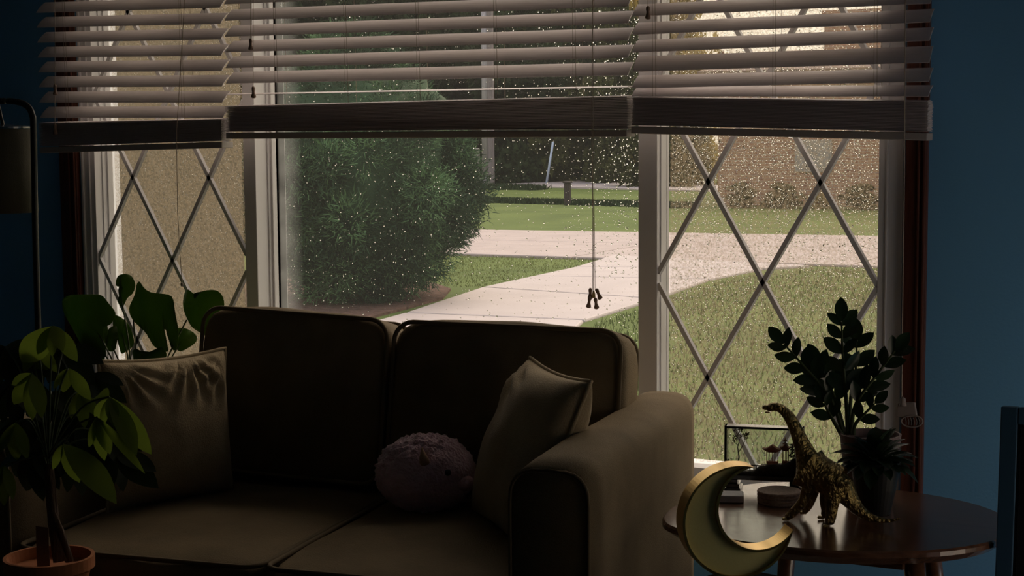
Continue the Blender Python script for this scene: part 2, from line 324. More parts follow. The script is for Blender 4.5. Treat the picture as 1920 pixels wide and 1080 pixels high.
# ------------------------------------------------------------------ windows with lattice bars, screens and raindrops
GW, GH = 0.2788, 0.4806
def bar_mesh(p, q, wd=0.0155, th=0.009):
    p, q = Vector((p[0], 0, p[1])), Vector((q[0], 0, q[1])); d = (q-p).normalized(); n = Vector((-d.z, 0, d.x))
    vs = []
    for P in (p, q):
        for s_, y in ((-1, 0.012), (-0.7, 0.003), (0.7, 0.003), (1, 0.012)): vs.append(P+n*(wd/2*s_)+Vector((0, y, 0)))
    m_ = MB(); m_.add(vs, [(0, 1, 5, 4), (1, 2, 6, 5), (2, 3, 7, 6), (3, 0, 4, 7), (3, 2, 1, 0), (4, 5, 6, 7)]); return m_
def drops(n, x0, x1, z0, z1, Y, smin, smax, dens, fall=1.35, seg=8, pw_=2.0):
    X = []; Z = []
    while len(X) < n:
        x = rng.uniform(x0, x1, n); z = rng.uniform(z0, z1, n); k = rng.uniform(0, 1, n) < dens((x-x0)/(x1-x0), (z-z0)/(z1-z0))
        X += list(x[k]); Z += list(z[k])
    X = np.array(X[:n]); Z = np.array(Z[:n]); R_ = smin+(smax-smin)*rng.uniform(0, 1, n)**pw_; el_ = rng.uniform(1.0, fall, n); hh = rng.uniform(0.45, 0.8, n)
    rings = ((1.0, 0.0), (0.86, 0.52), (0.5, 0.87))
    V_ = np.zeros((n, 3*seg+2, 3)); th = np.arange(seg)*2*math.pi/seg
    for i, (r_, h_) in enumerate(rings):
        zz = np.sin(th); zz = np.where(zz < 0, zz, zz*0.9)
        V_[:, i*seg:(i+1)*seg, 0] = X[:, None]+R_[:, None]*r_*np.cos(th)
        V_[:, i*seg:(i+1)*seg, 2] = Z[:, None]+R_[:, None]*el_[:, None]*r_*zz
        V_[:, i*seg:(i+1)*seg, 1] = Y+(R_*hh)[:, None]*h_
    V_[:, 3*seg] = np.stack([X, np.full(n, Y)+R_*hh, Z], 1); V_[:, 3*seg+1] = np.stack([X, np.full(n, Y), Z], 1)
    F_ = []
    for j in range(seg):
        k = (j+1) % seg
        for i in range(2): F_ += [(i*seg+j, i*seg+k, (i+1)*seg+k), (i*seg+j, (i+1)*seg+k, (i+1)*seg+j)]
        F_ += [(2*seg+j, 2*seg+k, 3*seg), (k, j, 3*seg+1)]
    F_ = np.array(F_); F_ = F_[:, ::-1]
    A = (F_[None]+(np.arange(n)*(3*seg+2))[:, None, None]).reshape(-1, 3)
    me = bpy.data.meshes.new('raindrops'); me.vertices.add(n*(3*seg+2)); me.vertices.foreach_set('co', V_.reshape(-1))
    me.loops.add(A.size); me.loops.foreach_set('vertex_index', A.reshape(-1)); me.polygons.add(len(A))
    me.polygons.foreach_set('loop_start', np.arange(len(A))*3); me.polygons.foreach_set('loop_total', np.full(len(A), 3)); me.polygons.foreach_set('use_smooth', np.full(len(A), True))
    me.update(); me.materials.append(M['water'])
    return me
def casement(name, x0, x1, ox, left_gap):
    wn = setting(name)
    f = MB()
    # outer stiles, stepped sash stile, head and bottom rail
    f.box((x0-0.048, -0.001, ZB), (x0, 0.03, ZT)) if left_gap else None
    f.box((x1, 0.001, ZB), (x1+0.057, 0.12, ZT)) if not left_gap else None
    f.box((x0-0.048, 0.03, ZB), (x0+0.003, 0.048, ZT)).box((x0-0.048, 0.048, ZB), (x0+0.007, 0.072, ZT)).box((x0-0.053, 0.072, ZB), (x0-0.044, 0.16, ZT)) if left_gap else f.box((x0-0.001, 0.02, ZB), (x0+0.003, 0.072, ZT))
    f.box((x1-0.002, 0.016, ZB), (x1+0.012, 0.12, ZT))
    f.box((x0, 0.016, ZB), (x1, 0.12, ZB+0.035)).box((x0, 0.016, ZT-0.04), (x1, 0.12, ZT))
    if left_gap:
        f.box((x0-0.022, -0.006, ZB), (x0-0.017, 0.0, ZT)).box((x0-0.047, -0.008, ZB), (x0-0.040, 0.0, ZT))
    else:
        f.box((x1+0.018, -0.003, ZB), (x1+0.022, 0.001, ZT))
    f.build('frame', M['white'], wn, bevel=0.001)
    sl = GH/GW
    za, zb = ZB+0.02, ZT-0.02
    for sg in (1, -1):
        for k in range(-12, 13):
            # line z = 1.15 + sg*sl*(x-(ox+k*GW))
            pts = []
            xs = sorted((ox+k*GW+(za-1.15)/(sg*sl), ox+k*GW+(zb-1.15)/(sg*sl)))
            a, b_ = max(xs[0], x0), min(xs[1], x1)
            if b_-a < 0.03: continue
            bar_mesh((a, 1.15+sg*sl*(a-ox-k*GW)), (b_, 1.15+sg*sl*(b_-ox-k*GW))).build('lattice_bar', M['white'], wn)
    MB().box((x0, 0.068, ZB+0.03), (x1, 0.071, ZT-0.03)).build('pane', M['pane2'], wn)
    MB().box((x0, 0.088, ZB+0.03), (x1, 0.0885, ZT-0.03)).build('insect_screen', M['screen'], wn)
    return wn
w1 = casement('window_1', -1.930, -1.386, -1.791, True)
w3 = casement('window_3', -0.132, 0.418, 0.0, False)
w2 = setting('window_2')
f = MB().box((-1.345, 0.085, ZB), (-1.335, 0.13, ZT)).box((-0.188, 0.03, ZB), (-0.182, 0.13, ZT)).box((-1.345, 0.03, ZB), (-0.182, 0.13, ZB+0.04)).box((-1.345, 0.03, ZT-0.05), (-0.182, 0.13, ZT))
f.build('frame', M['white'], w2, bevel=0.001)
MB().box((-1.336, 0.095, ZB+0.04), (-0.188, 0.099, ZT-0.05)).build('pane', M['pane'], w2)
def put(me, parent, label):
    o = bpy.data.objects.new('raindrops', me); COL.objects.link(o); o.parent = parent; o['kind'] = 'stuff'
put(drops(4300, -1.32, -0.19, ZB+0.05, ZT-0.06, 0.0992, 0.0006, 0.0022, lambda u, v: 0.22+0.5*u*u+0.30*np.clip(0.45-v, 0, 1), 1.5), w2, '')
put(drops(1300, -0.42, -0.19, ZB+0.5, ZT-0.06, 0.0992, 0.0008, 0.0025, lambda u, v: 0.1+0.9*u, 1.5), w2, '')
put(drops(19000, -0.128, 0.415, ZB+0.04, ZT-0.05, 0.0890, 0.0007, 0.0021, lambda u, v: 0.25+0.75*np.clip(v*1.9-0.2,0,1)*np.clip((0.80-v)/0.14,0.35,1), 1.2, seg=6), w3, '')
put(drops(11000, -1.922, -1.39, ZB+0.04, ZT-0.05, 0.0890, 0.0007, 0.0018, lambda u, v: 0.75+0.25*v, 1.2, seg=6), w1, '')

# ------------------------------------------------------------------ blinds
def slat_mesh(L):
    m_ = MB(); n = 6; vs = []
    for x in (-L/2, L/2):
        for k in range(n+1):
            u = -1+2*k/n; vs.append((x, u*0.025, 0.0028*(1-u*u)))
        for k in range(n, -1, -1):
            u = -1+2*k/n; vs.append((x, u*0.025, 0.0028*(1-u*u)-0.0010-0.0016*(1-u*u)))
    q = 2*(n+1); m_.add(vs, [(i, (i+1) % q, q+(i+1) % q, q+i) for i in range(q)]+[tuple(range(q))[::-1], tuple(range(q, 2*q))])
    return m_.mesh('slat', M['slat'])
def tassel(parent, p, s=1.0, tilt=None, label=None):
    prof = [(0.0022*s, 0), (0.0045*s, -0.003*s), (0.0048*s, -0.008*s), (0.0036*s, -0.013*s), (0.0042*s, -0.018*s), (0.0065*s, -0.024*s), (0.0066*s, -0.028*s), (0.003*s, -0.030*s)]
    o = MB().lathe((0, 0, 0), prof, 12).build('tassel', M['tassel'], parent, smooth=True)
    m_ = Matrix.Translation(Vector(p))
    if tilt: m_ = m_ @ Matrix.Rotation(tilt[0], 4, 'Y') @ Matrix.Rotation(tilt[1], 4, 'X')
    o.matrix_basis = m_; return o
def blind(label, x0, x1, rows, stack, ladders, tilts):
    cx = (x0+x1)/2; L = x1-x0
    t_ = thing('window_blind', (cx, -0.096, 1.98), label, 'blind', 'white slatted blinds over the three windows')
    me = slat_mesh(L); yc = -0.096
    MB().box((x0, yc-0.028, 1.94), (x1, yc+0.03, 2.0)).build('headrail', M['slat'], t_, bevel=0.002)
    rows = list(rows); top = rows[0]
    k = 1
    while top[0]+0.0437*k < 1.925:
        rows.insert(0, (top[0]+0.0437*k, top[1]+0.0437*k)); k += 1
    tilts = [tilts[0]]*(len(rows)-len(tilts))+list(tilts)
    for (za, zb), tl in zip(rows, tilts):
        a = math.radians(tl)
        add_obj('slat', me, t_, Matrix.Translation((cx, yc, (za+zb)/2+0.025*math.sin(a))) @ Matrix.Rotation(-math.atan2(zb-za, L), 4, 'Y') @ Matrix.Rotation(a, 4, 'X'))
    (ta, tb), (ba, bb) = stack; n = 21
    hgt = 0.020
    for i in range(n):
        u = (i+0.5)/n
        za = ba+hgt+(ta-ba-hgt)*u-0.001; zb = bb+hgt+(tb-bb-hgt)*u-0.001
        add_obj('slat', me, t_, Matrix.Translation((cx+random.uniform(-.001, .001), yc+random.uniform(-.0018, .0018), (za+zb)/2)) @ Matrix.Rotation(-math.atan2(zb-za, L), 4, 'Y'))
    r_ = MB().box((-L/2, -0.026, 0), (L/2, 0.026, hgt-0.003)).build('bottom_rail', M['railm'], t_, bevel=0.002)
    r_.matrix_basis = Matrix.Translation((cx, yc, (ba+bb)/2)) @ Matrix.Rotation(-math.atan2(bb-ba, L), 4, 'Y')
    for x in ladders:
        u = (x-x0)/L; zs = ta+(tb-ta)*u
        for dy in (-0.0235, 0.021):
            MB().tube([(x+0.002, yc+dy, 1.94), (x, yc+dy*0.92, (zs+1.94)/2), (x+0.003, yc+dy*0.9, zs)], 0.0006, 4).build('ladder_cord', M['cord'], t_)
        MB().tube([(x-0.006, yc-0.024, 1.94), (x-0.004, yc-0.024, zs)], 0.0005, 4).build('lift_cord', M['cord'], t_)
    return t_
XY = lambda px, py=200, Y=-0.115: at_y(px, py, Y).x
rowsL = [(1.6303, 1.6175), (1.5878, 1.5738), (1.5443, 1.532), (1.5013, 1.4881), (1.4582, 1.4466), (1.4153, 1.4042), (1.3708, 1.3607), (1.3263, 1.319)]
rowsC = [(1.6260, 1.6140), (1.5817, 1.5704), (1.5384, 1.5301), (1.4965, 1.4902), (1.4539, 1.4492), (1.412, 1.4078), (1.3808, 1.3785)]
rowsR = [(1.546, 1.5464), (1.5028, 1.5061), (1.4608, 1.4662), (1.4156, 1.4187), (1.3762, 1.3774), (1.357, 1.345)]
b1 = blind('left white slatted blind with a level dark bottom stack, over the left lattice window', -2.030, -1.366, rowsL, ((1.3124, 1.3177), (1.2229, 1.2363)), [XY(128), XY(345)], [40]*8)
b2 = blind('wide middle white slatted blind with one flat loose slat above its stack', -1.352, -0.160, rowsC, ((1.3518, 1.3598), (1.261, 1.2597)), [XY(p) for p in (521, 652, 787, 932, 1079)], [40]*6+[3])
b3 = blind('right white slatted blind with a bottom stack sagging to the right', -0.150, 0.556, rowsR, ((1.357, 1.3363), (1.268, 1.248)), [XY(1228), XY(1453), XY(1642)], [38]*3+[48, 38, 30])
def cord_to(parent, pts, Y=-0.128, r=0.0011):
    MB().tube([at_y(x, y, Y) for x, y in pts], r, 5).build('pull_cord', M['cord'], parent)
cord_to(b2, [(1112, -140), (1111, 60), (1110, 250), (1112, 400), (1112, 545)], r=0.0012)
cord_to(b2, [(1114, -140), (1113.5, 60), (1113, 250), (1114, 400), (1116, 545)], r=0.0007)
for (px, py, ti) in ((1106, 556, (0.15, 0)), (1116, 558, (-0.1, 0.1)), (1118, 541, (-0.42, 0)), (1107, 540, (0.1, 0.15))):
    tassel(b2, at_y(px, py, -0.128 - 0.004*(py > 550)), 0.95, ti)
o = MB().lathe((0, 0, 0), [(0.002, 0), (0.0038, -0.006), (0.005, -0.016), (0.003, -0.018)], 10).build('tassel', M['beadm'], b2, smooth=True); o.matrix_basis = Matrix.Translation(at_y(1113, 545, -0.126)); o['label'] = 'brass bell of the cord tassels'
for par, px, py, y0 in ((b2, 470, 72, -140), (b2, 475, 162, -140), (b3, 1215, 11, -140), (b1, 103, 158, -140), (b1, 103, 232, -140)):
    cord_to(par, [(px, y0), (px, py+2)], r=0.0007); tassel(par, at_y(px, py, -0.128), 1.05)
cord_to(b1, [(350, -140), (345, 20), (331, 250), (333, 400), (341, 530)], r=0.0010)
o = MB().lathe((0, 0, 0), [(0.002, 0.004), (0.004, 0.0), (0.004, -0.004), (0.002, -0.008)], 10).build('cord_bead', M['paper'], b1, smooth=True); o.matrix_basis = Matrix.Translation(at_y(341, 532, -0.128))
cord_to(b3, [(1699, -140), (1697, 60), (1696, 300), (1692, 600), (1691, 745)], r=0.0012)
# paper pull tag on the right-hand cord
pt = at_y(1692, 742, -0.128)
tg = thing('cord_tag', pt, 'pale plastic cord pull with an oval ring hanging beside the right window', 'cord pull')
PX = 1/935.0
def tagpt(px, py, dy=0): q = at_y(px, py, -0.128); return Vector((q.x, q.y+dy, q.z))
MB().lathe(tagpt(1693, 756), [(0.002, 0.014), (0.006, 0.010), (0.007, 0.0), (0.009, -0.006)], 14).build('cone', M['paper'], tg, smooth=True)
q = MB(); P_ = [(1683, 756), (1715, 755), (1719, 782), (1681, 782)]
q.add([tagpt(*p) for p in P_]+[tagpt(*p, 0.010) for p in P_], [(0, 1, 2, 3), (7, 6, 5, 4), (0, 4, 5, 1), (1, 5, 6, 2), (2, 6, 7, 3), (3, 7, 4, 0)])
q.build('block', M['paper'], tg, bevel=0.002)
MB().loop_tube([tagpt(1710+20*math.cos(a), 790+11*math.sin(a)) for a in np.linspace(0, 2*math.pi, 24, endpoint=False)], 0.0018).build('ring', M['paper'], tg, smooth=True)
for i, px in enumerate((1697, 1702, 1707, 1712, 1717, 1722)):
    MB().tube([tagpt(px, 783), tagpt(px+2, 790), tagpt(px+1.5, 797)], 0.0010, 5).build('stroke', M['black'], tg)

# ------------------------------------------------------------------ sofa (its own axes: x right, y back, z up; origin at the rear right corner)
SA = math.radians(9)
SOFA_R = Matrix.Rotation(SA, 4, 'Z')
P0 = Vector((0.075, -0.27, 0))
SM = Matrix.Translation(P0) @ SOFA_R
def S(s, t_, z): return P0 + SOFA_R.to_3x3() @ Vector((-s, -t_, z))
sofa = local_thing('sofa', P0, 'small olive velvet sofa with piped cushions, backed to the window', 'sofa', rot=SOFA_R)
def soft_box(name, c, size, m, parent, k=7.0, puff=(0, 0, 0), n=14, wob=0.0, seed=0, sag=None):
    bm = bmesh.new(); bmesh.ops.create_cube(bm, size=2); bmesh.ops.subdivide_edges(bm, edges=bm.edges[:], cuts=n, use_grid_fill=True)
    sx, sy, sz = [a/2 for a in size]
    for v in bm.verts:
        p = v.co.copy(); mxn = max(abs(p.x), abs(p.y), abs(p.z)); kn = (abs(p.x)**k+abs(p.y)**k+abs(p.z)**k)**(1/k)
        p *= mxn/kn
        fx, fy, fz = (1-min(1, p.x*p.x)), (1-min(1, p.y*p.y)), (1-min(1, p.z*p.z))
        q = Vector((p.x*(sx+puff[0]*fy*fz), p.y*(sy+puff[1]*fx*fz), p.z*(sz+puff[2]*fx*fy)))
        if wob:
            q += mnoise.noise_vector(Vector((q.x*7+seed, q.y*7, q.z*7)))*wob
        if sag: q = sag(q, p)
        v.co = q+Vector(c)
    me = bpy.data.meshes.new(name); bm.to_mesh(me); bm.free(); me.materials.append(m); me.polygons.foreach_set('use_smooth', [True]*len(me.polygons))
    o = bpy.data.objects.new(name, me); COL.objects.link(o); o.parent = parent; o.matrix_parent_inverse = PINV.get(parent.name, Matrix()); return o
def rrect(w_, h_, r_, n=6):
    pts = []
    for cx, cy, a0 in ((w_/2-r_, h_/2-r_, 0), (-w_/2+r_, h_/2-r_, 90), (-w_/2+r_, -h_/2+r_, 180), (w_/2-r_, -h_/2+r_, 270)):
        for i in range(n+1): a = math.radians(a0+90*i/n); pts.append((cx+r_*math.cos(a), cy+r_*math.sin(a)))
    res = []
    for i in range(len(pts)):
        a, b_ = pts[i], pts[(i+1) % len(pts)]; d = math.dist(a, b_); k = max(1, int(d/0.04))
        for j in range(k): res.append((a[0]+(b_[0]-a[0])*j/k, a[1]+(b_[1]-a[1])*j/k))
    return res
# base, back frame, legs
MB().box((-1.32, -0.86, 0.13), (-0.03, -0.03, 0.31)).build('base', M['velvet'], sofa, bevel=0.012)
MB().box((-1.21, -0.06, 0.30), (-0.14, -0.005, 0.74)).build('back_frame', M['velvet'], sofa, bevel=0.02)
for x, y in ((-0.07, -0.80), (-1.28, -0.80), (-0.07, -0.09), (-1.28, -0.09)):
    MB().lathe((x, y, 0), [(0.012, 0), (0.022, 0.13)], 12).build('leg', M['blackwood'], sofa)
def arm(x0, x1):
    wd = x1-x0; cx = (x0+x1)/2; prof = []
    n = 12; r_ = wd/2*0.96
    outline = [(-wd/2, 0.12), (wd/2, 0.12)]
    for i in range(n+1):
        a = math.pi*i/n; ca, sa = math.cos(a), math.sin(a)
        outline.append((math.copysign(abs(ca)**0.62, ca)*wd/2, 0.620+0.062*abs(sa)**0.75))
    vs = []; fs = []; k = len(outline); ys = [-0.905, -0.9, -0.80, -0.6, -0.4, -0.2, -0.05, -0.006, 0.0]; ins = [0.012, 0.0, 0, 0, 0, 0, 0, 0.003, 0.012]
    for y, d in zip(ys, ins):
        for (x, z) in outline:
            zz = z + 0.006*math.sin(y*7)*(z > 0.55); f_ = 1-d/(wd/2)
            vs.append((cx+x*f_, y, 0.4+(zz-0.4)*(1-d/0.3)))
    for i in range(len(ys)-1):
        for j in range(k): fs.append((i*k+j, i*k+(j+1) % k, (i+1)*k+(j+1) % k, (i+1)*k+j))
    fs += [tuple(range(k))[::-1], tuple(range((len(ys)-1)*k, len(ys)*k))]
    m_ = MB(); m_.add(vs, fs); o = m_.build('arm', M['velvet'], sofa, smooth=True)
    oo = [(cx+x*0.97, -0.904, 0.4+(z-0.4)*0.98) for x, z in outline[2:]]
    oo = [(cx+wd/2*0.97, -0.904, 0.14), (cx+wd/2*0.97, -0.904, 0.4)]+oo+[(cx-wd/2*0.97, -0.904, 0.4), (cx-wd/2*0.97, -0.904, 0.14)]
    p_ = MB().tube(oo, 0.0035, 6).build('piping', M['velvetd'], None, smooth=True); p_.parent = o
    return o
arm(-0.150, 0.0); arm(-1.352, -1.202)
def cushion_piping(parent, w_, h_, r_, fn, rad=0.005):
    p_ = MB().loop_tube([fn(x, z) for x, z in rrect(w_, h_, r_)], rad).build('piping', M['velvetd'], None, smooth=True); p_.parent = parent; return p_
for i, (x, cw) in enumerate(((-0.4, 0.496), (-0.926, 0.548))):
    c = (x, -0.545, 0.395)
    o = soft_box('seat_cushion', c, (cw, 0.73, 0.125), M['velvet'], sofa, k=9, puff=(0, 0.008, 0.012), wob=0.005, seed=i*3)
    cushion_piping(o, cw-0.008, 0.716, 0.04, lambda a, b_: (c[0]+a, c[1]+b_, c[2]+0.058))
    cushion_piping(o, cw-0.008, 0.716, 0.04, lambda a, b_: (c[0]+a, c[1]+b_, c[2]-0.056))
for i, (x, wd, zt) in enumerate(((-0.388, 0.545, 0.840), (-0.908, 0.487, 0.854))):
    h_ = zt-0.465; tilt = math.radians(11)
    sl = (lambda q, p, i=i: Vector((q.x, q.y+0.0, q.z-(0.010*q.x/0.25 if i == 1 else 0.003*q.x/0.25))))
    o = soft_box('back_cushion', (0, 0, 0), (wd, 0.16, h_), M['velvet'], sofa, k=8, puff=(0.004, 0.030, 0.006), wob=0.006, seed=10+i*5, sag=sl)
    mt = Matrix.Translation((x, -0.168, 0.463+h_/2)) @ Matrix.Rotation(tilt*-1, 4, 'X')
    o.matrix_basis = mt
    zz = lambda a, b_, i=i: b_-(0.010*a/0.25 if i == 1 else 0.003*a/0.25)
    for yy in (-0.074, 0.074):
        cushion_piping(o, wd-0.012, h_-0.012, 0.045, lambda a, b_: (a, yy, zz(a, b_)), 0.0055)

# ------------------------------------------------------------------ pillows
def pillow(name, label, mtx, Lx, Lz, T, creases, grp):
    t_ = local_thing(name, mtx.translation, label, 'pillow', grp, rot=mtx.to_3x3().to_4x4())
    n = 44; vs = []; fs = []
    for side in (1, -1):
        for i in range(n+1):
            for j in range(n+1):
                u, v = -1+2*i/n, -1+2*j/n
                x = u*Lx/2*(1-0.07*(1-v*v)); z = v*Lz/2*(1-0.07*(1-u*u))
                e_ = max(0, (1-u**2)*(1-v**2)); y = T/2*(e_**0.42)
                cr = 0
                for (cu, cv) in creases:
                    du, dv = u-cu, v-cv; r_ = math.hypot(du, dv); an = math.atan2(dv, du)
                    cr += 0.010*math.sin(an*15+cu*2+1.5*mnoise.noise(Vector((u*2, v*2, 3))))*math.exp(-((r_-0.35)/0.32)**2)
                for _ in (0,):
                    cr += 0.006*mnoise.noise(Vector((u*2.2+side, v*2.2, 1.3)))
                y = max(0, y+cr*min(1, e_*4))
                vs.append((x, -side*y, z))
    q = (n+1)**2
    for s_ in range(2):
        for i in range(n):
            for j in range(n):
                a = s_*q+i*(n+1)+j; fc = (a, a+1, a+n+2, a+n+1); fs.append(fc if s_ else fc[::-1])
    m_ = MB(); m_.add(vs, fs); me = m_.mesh('cover', M['pillow'], True)
    bm = bmesh.new(); bm.from_mesh(me); bmesh.ops.remove_doubles(bm, verts=bm.verts, dist=1e-5); bmesh.ops.recalc_face_normals(bm, faces=bm.faces); bm.to_mesh(me); bm.free()
    o = bpy.data.objects.new('cover', me); COL.objects.link(o); o.parent = t_
    ed = []
    for u, v in [(-1+2*i/20, -1) for i in range(20)]+[(1, -1+2*i/20) for i in range(20)]+[(1-2*i/20, 1) for i in range(20)]+[(-1, 1-2*i/20) for i in range(20)]:
        ed.append((u*Lx/2*(1-0.07*(1-v*v))*1.005, 0, v*Lz/2*(1-0.07*(1-u*u))*1.005))
    MB().loop_tube(ed, 0.0045).build('piping', M['pillow'], t_, smooth=True)
    return t_
def basis(xd, zd, o):
    xd = Vector(xd).normalized(); zd = Vector(zd); zd = (zd-xd*zd.dot(xd)).normalized(); yd = zd.cross(xd); return frame(xd, yd, zd, o)
# left pillow: corners seen in the photo put it on the seat, leaning back on the left arm
Uw = SOFA_R.to_3x3() @ Vector((1, 0, 0)); Bw = SOFA_R.to_3x3() @ Vector((0, 1, 0))
pillow('throw_pillow', 'olive throw pillow with gathered top edge, leaning on the left arm of the sofa', basis(Uw*0.50+Bw*0.80, Vector((0, 0, 1))-Uw*0.02+Bw*0.10, S(1.095, 0.47, 0.622)), 0.31, 0.33, 0.15, ((0.9, 1), (0.3, 1.1), (-0.8, 1)), 'olive throw pillows on the sofa')
pillow('throw_pillow', 'olive throw pillow beside the pink plush, tilted against the right arm of the sofa', basis(Uw*0.60-Bw*0.80, Vector((0, 0, 1))+Uw*0.42+Bw*0.10, S(0.250, 0.47, 0.618)), 0.36, 0.36, 0.16, ((-0.9, 1),), 'olive throw pillows on the sofa')

# ------------------------------------------------------------------ pink plush
pc = S(0.505, 0.405, 0.458+0.083)
pl = local_thing('plush_toy', pc, 'pink fluffy round plush animal with one black eye, on the sofa seat', 'plush toy', rot=Matrix.Rotation(math.radians(24), 4, 'Z'))
bm = bmesh.new(); bmesh.ops.create_icosphere(bm, subdivisions=6, radius=1)
fd = Vector((0.80, -0.60, 0.0)).normalized()
for v in bm.verts:
    n_ = v.co.normalized(); d = n_.dot(fd); face = min(1, max(0, (d-0.55)/0.18)); side = min(1, max(0, (-n_.y-0.55)/0.3))*0.6
    base = Vector((n_.x*0.109, n_.y*0.084, n_.z*0.087*(1.0 if n_.z > 0 else 0.95)))
    vd = mnoise.voronoi(n_*6.5)[0]; bmp = 0.010*(0.55-vd[0])+0.004*mnoise.noise(n_*14)
    v.co = base + n_*bmp*(1-max(face, side*0.8)) + n_*0.004*mnoise.noise(n_*2.5+Vector((3, 1, 2)))
me = bpy.data.meshes.new('body'); bm.to_mesh(me); bm.free(); me.materials.append(M['pink']); me.polygons.foreach_set('use_smooth', [True]*len(me.polygons))
o = bpy.data.objects.new('body', me); COL.objects.link(o); o.parent = pl
def on_body(n_, k=1.0): n_ = Vector(n_).normalized(); return Vector((n_.x*0.109*k, n_.y*0.084*k, n_.z*0.087*k))
e_ = soft_box('eye', (0, 0, 0), (0.014, 0.012, 0.014), M['black'], pl, k=2.0, n=5)
e_.matrix_basis = Matrix.Translation(on_body((0.50, -0.84, 0.22), 1.0))
ear = MB().tube([on_body((0.06, -0.92, 0.50), 0.95), on_body((0.03, -0.95, 0.66), 1.10), on_body((0.01, -0.86, 0.80), 1.24)], [0.012, 0.008, 0.001], 10).build('horn', M['tanfelt'], pl, smooth=True)
sn = soft_box('snout', (0, 0, 0), (0.042, 0.036, 0.034), M['pinkf'], pl, k=2.2, n=6); sn.matrix_basis = Matrix.Translation(on_body((0.86, -0.55, -0.12), 0.96))
for dz in (0.004, -0.006):
    MB().tube([on_body((0.93, -0.52, -0.05+dz*6), 1.16), on_body((0.97, -0.42, -0.16+dz*6), 1.15)], 0.0014, 5).build('stitch', M['black'], pl)

# ------------------------------------------------------------------ side table
TZ = 0.53
edge = catmull([(x, y, 0) for x, y in ((0.214, -0.79), (0.262, -0.905), (0.40, -0.955), (0.581, -0.955), (0.742, -0.880), (0.835, -0.76), (0.845, -0.62), (0.775, -0.50), (0.645, -0.43), (0.45, -0.41), (0.30, -0.47), (0.222, -0.63))], 6, True)
ctr = Vector((0.53, -0.69, 0))
tb = thing('side_table', (0.53, -0.69, 0), 'low walnut side table with a rounded pebble shaped top, right of the sofa', 'table')
vs = []; fs = []; k = len(edge)
for sc2, z in ((1.0-0.012, TZ), (1.0, TZ-0.004), (1.0, TZ-0.012), (0.93, TZ-0.028)):
    vs += [ctr+(p-ctr)*sc2+Vector((0, 0, z)) for p in edge]
for i in range(3):
    for j in range(k): fs.append((i*k+j, i*k+(j+1) % k, (i+1)*k+(j+1) % k, (i+1)*k+j))
fs += [tuple(range(k)), tuple(range(3*k, 4*k))[::-1]]
q = MB(); q.add(vs, fs); q.build('tabletop', M['walnut'], tb)
for (x, y, dx, dy) in ((0.36, -0.84, -0.05, -0.05), (0.70, -0.80, 0.06, -0.05), (0.66, -0.52, 0.06, 0.05), (0.38, -0.52, -0.05, 0.05)):
    MB().tube([(x, y, TZ-0.027), (x+dx, y+dy, 0.0)], [0.020, 0.011], 14).build('leg', M['walnut'], tb, smooth=True)
MB().box((0.37, -0.83, TZ-0.055), (0.69, -0.53, TZ-0.027)).build('apron', M['walnut'], tb, bevel=0.003)

# coasters
cc = at_z(1462, 942, TZ)
for i in range(4):
    r_ = 0.0435+0.0006*(i % 2)
    o = MB().lathe((cc.x+random.uniform(-.0015, .0015), cc.y+random.uniform(-.0015, .0015), TZ+0.0005+i*0.0062), [(r_-0.0018, 0), (r_, 0.0016), (r_, 0.0044), (r_-0.0018, 0.006)], 40).build('coaster', M['coaster'], bevel=0)
    tag(o, ['lowest round brown coaster of the stack on the side table', 'second round brown coaster from the bottom of the stack', 'third round brown coaster from the bottom of the stack', 'topmost round speckled coaster of the stack on the side table'][i], 'coaster', 'round coasters stacked on the side table')
bc = at_z(1371, 938, TZ)
o = soft_box('soap_box', (0, 0, 0), (0.050, 0.050, 0.014), M['grey'], setting('tmp'), k=14, n=8)
tmp = o.parent; o.parent = None; bpy.data.objects.remove(tmp)
o.name = 'trinket_box'; o.matrix_world = Matrix.Translation((bc.x, bc.y, TZ+0.0075)) @ Matrix.Rotation(math.radians(20), 4, 'Z')
tag(o, 'small pale grey square box left of the coasters', 'box')

# ------------------------------------------------------------------ carved diorama in a glazed black frame
A = at_z(1358, 915, TZ); B = at_z(1508, 922, TZ)
dx = (B-A); dx.z = 0; DW = dx.length*0.985; dx.normalize(); dyv = Vector((-dx.y, dx.x, 0)); mid = (A+B)/2
di = local_thing('framed_diorama', (mid.x, mid.y, TZ), 'black framed glass diorama of a carved pagoda, standing behind the coasters', 'diorama', rot=frame(dx, dyv, (0, 0, 1)))
DH = 0.134; DD = 0.030; ft = 0.005; zb = 0.022
fr = MB().box((-DW/2, -DD/2, zb), (-DW/2+ft, DD/2, DH)).box((DW/2-ft, -DD/2, zb), (DW/2, DD/2, DH)).box((-DW/2, -DD/2, DH-ft), (DW/2, DD/2, DH)).box((-DW/2, -DD/2, zb), (DW/2, DD/2, zb+0.010))
fr.build('frame', M['blackwood'], di, bevel=0.0008)
for s_ in (-1, 1):
    x = s_*(DW/2-0.018)
    MB().box((x-0.017, -0.026, 0.0), (x+0.017, 0.026, 0.006)).box((x-0.014, -0.021, 0.006), (x+0.014, 0.021, 0.014)).box((x-0.010, -0.016, 0.014), (x+0.010, 0.016, zb)).build('foot', M['blackwood'], di, bevel=0.0006)
for y in (-DD/2+0.001, DD/2-0.002):
    MB().box((-DW/2+ft, y, zb+0.008), (DW/2-ft, y+0.001, DH-ft)).build('pane', M['pane2'], di)
def DX(px): return (px-1431)/150*DW
def DZ(py): return zb+0.008+(905-py)/100*(DH-zb-0.008)
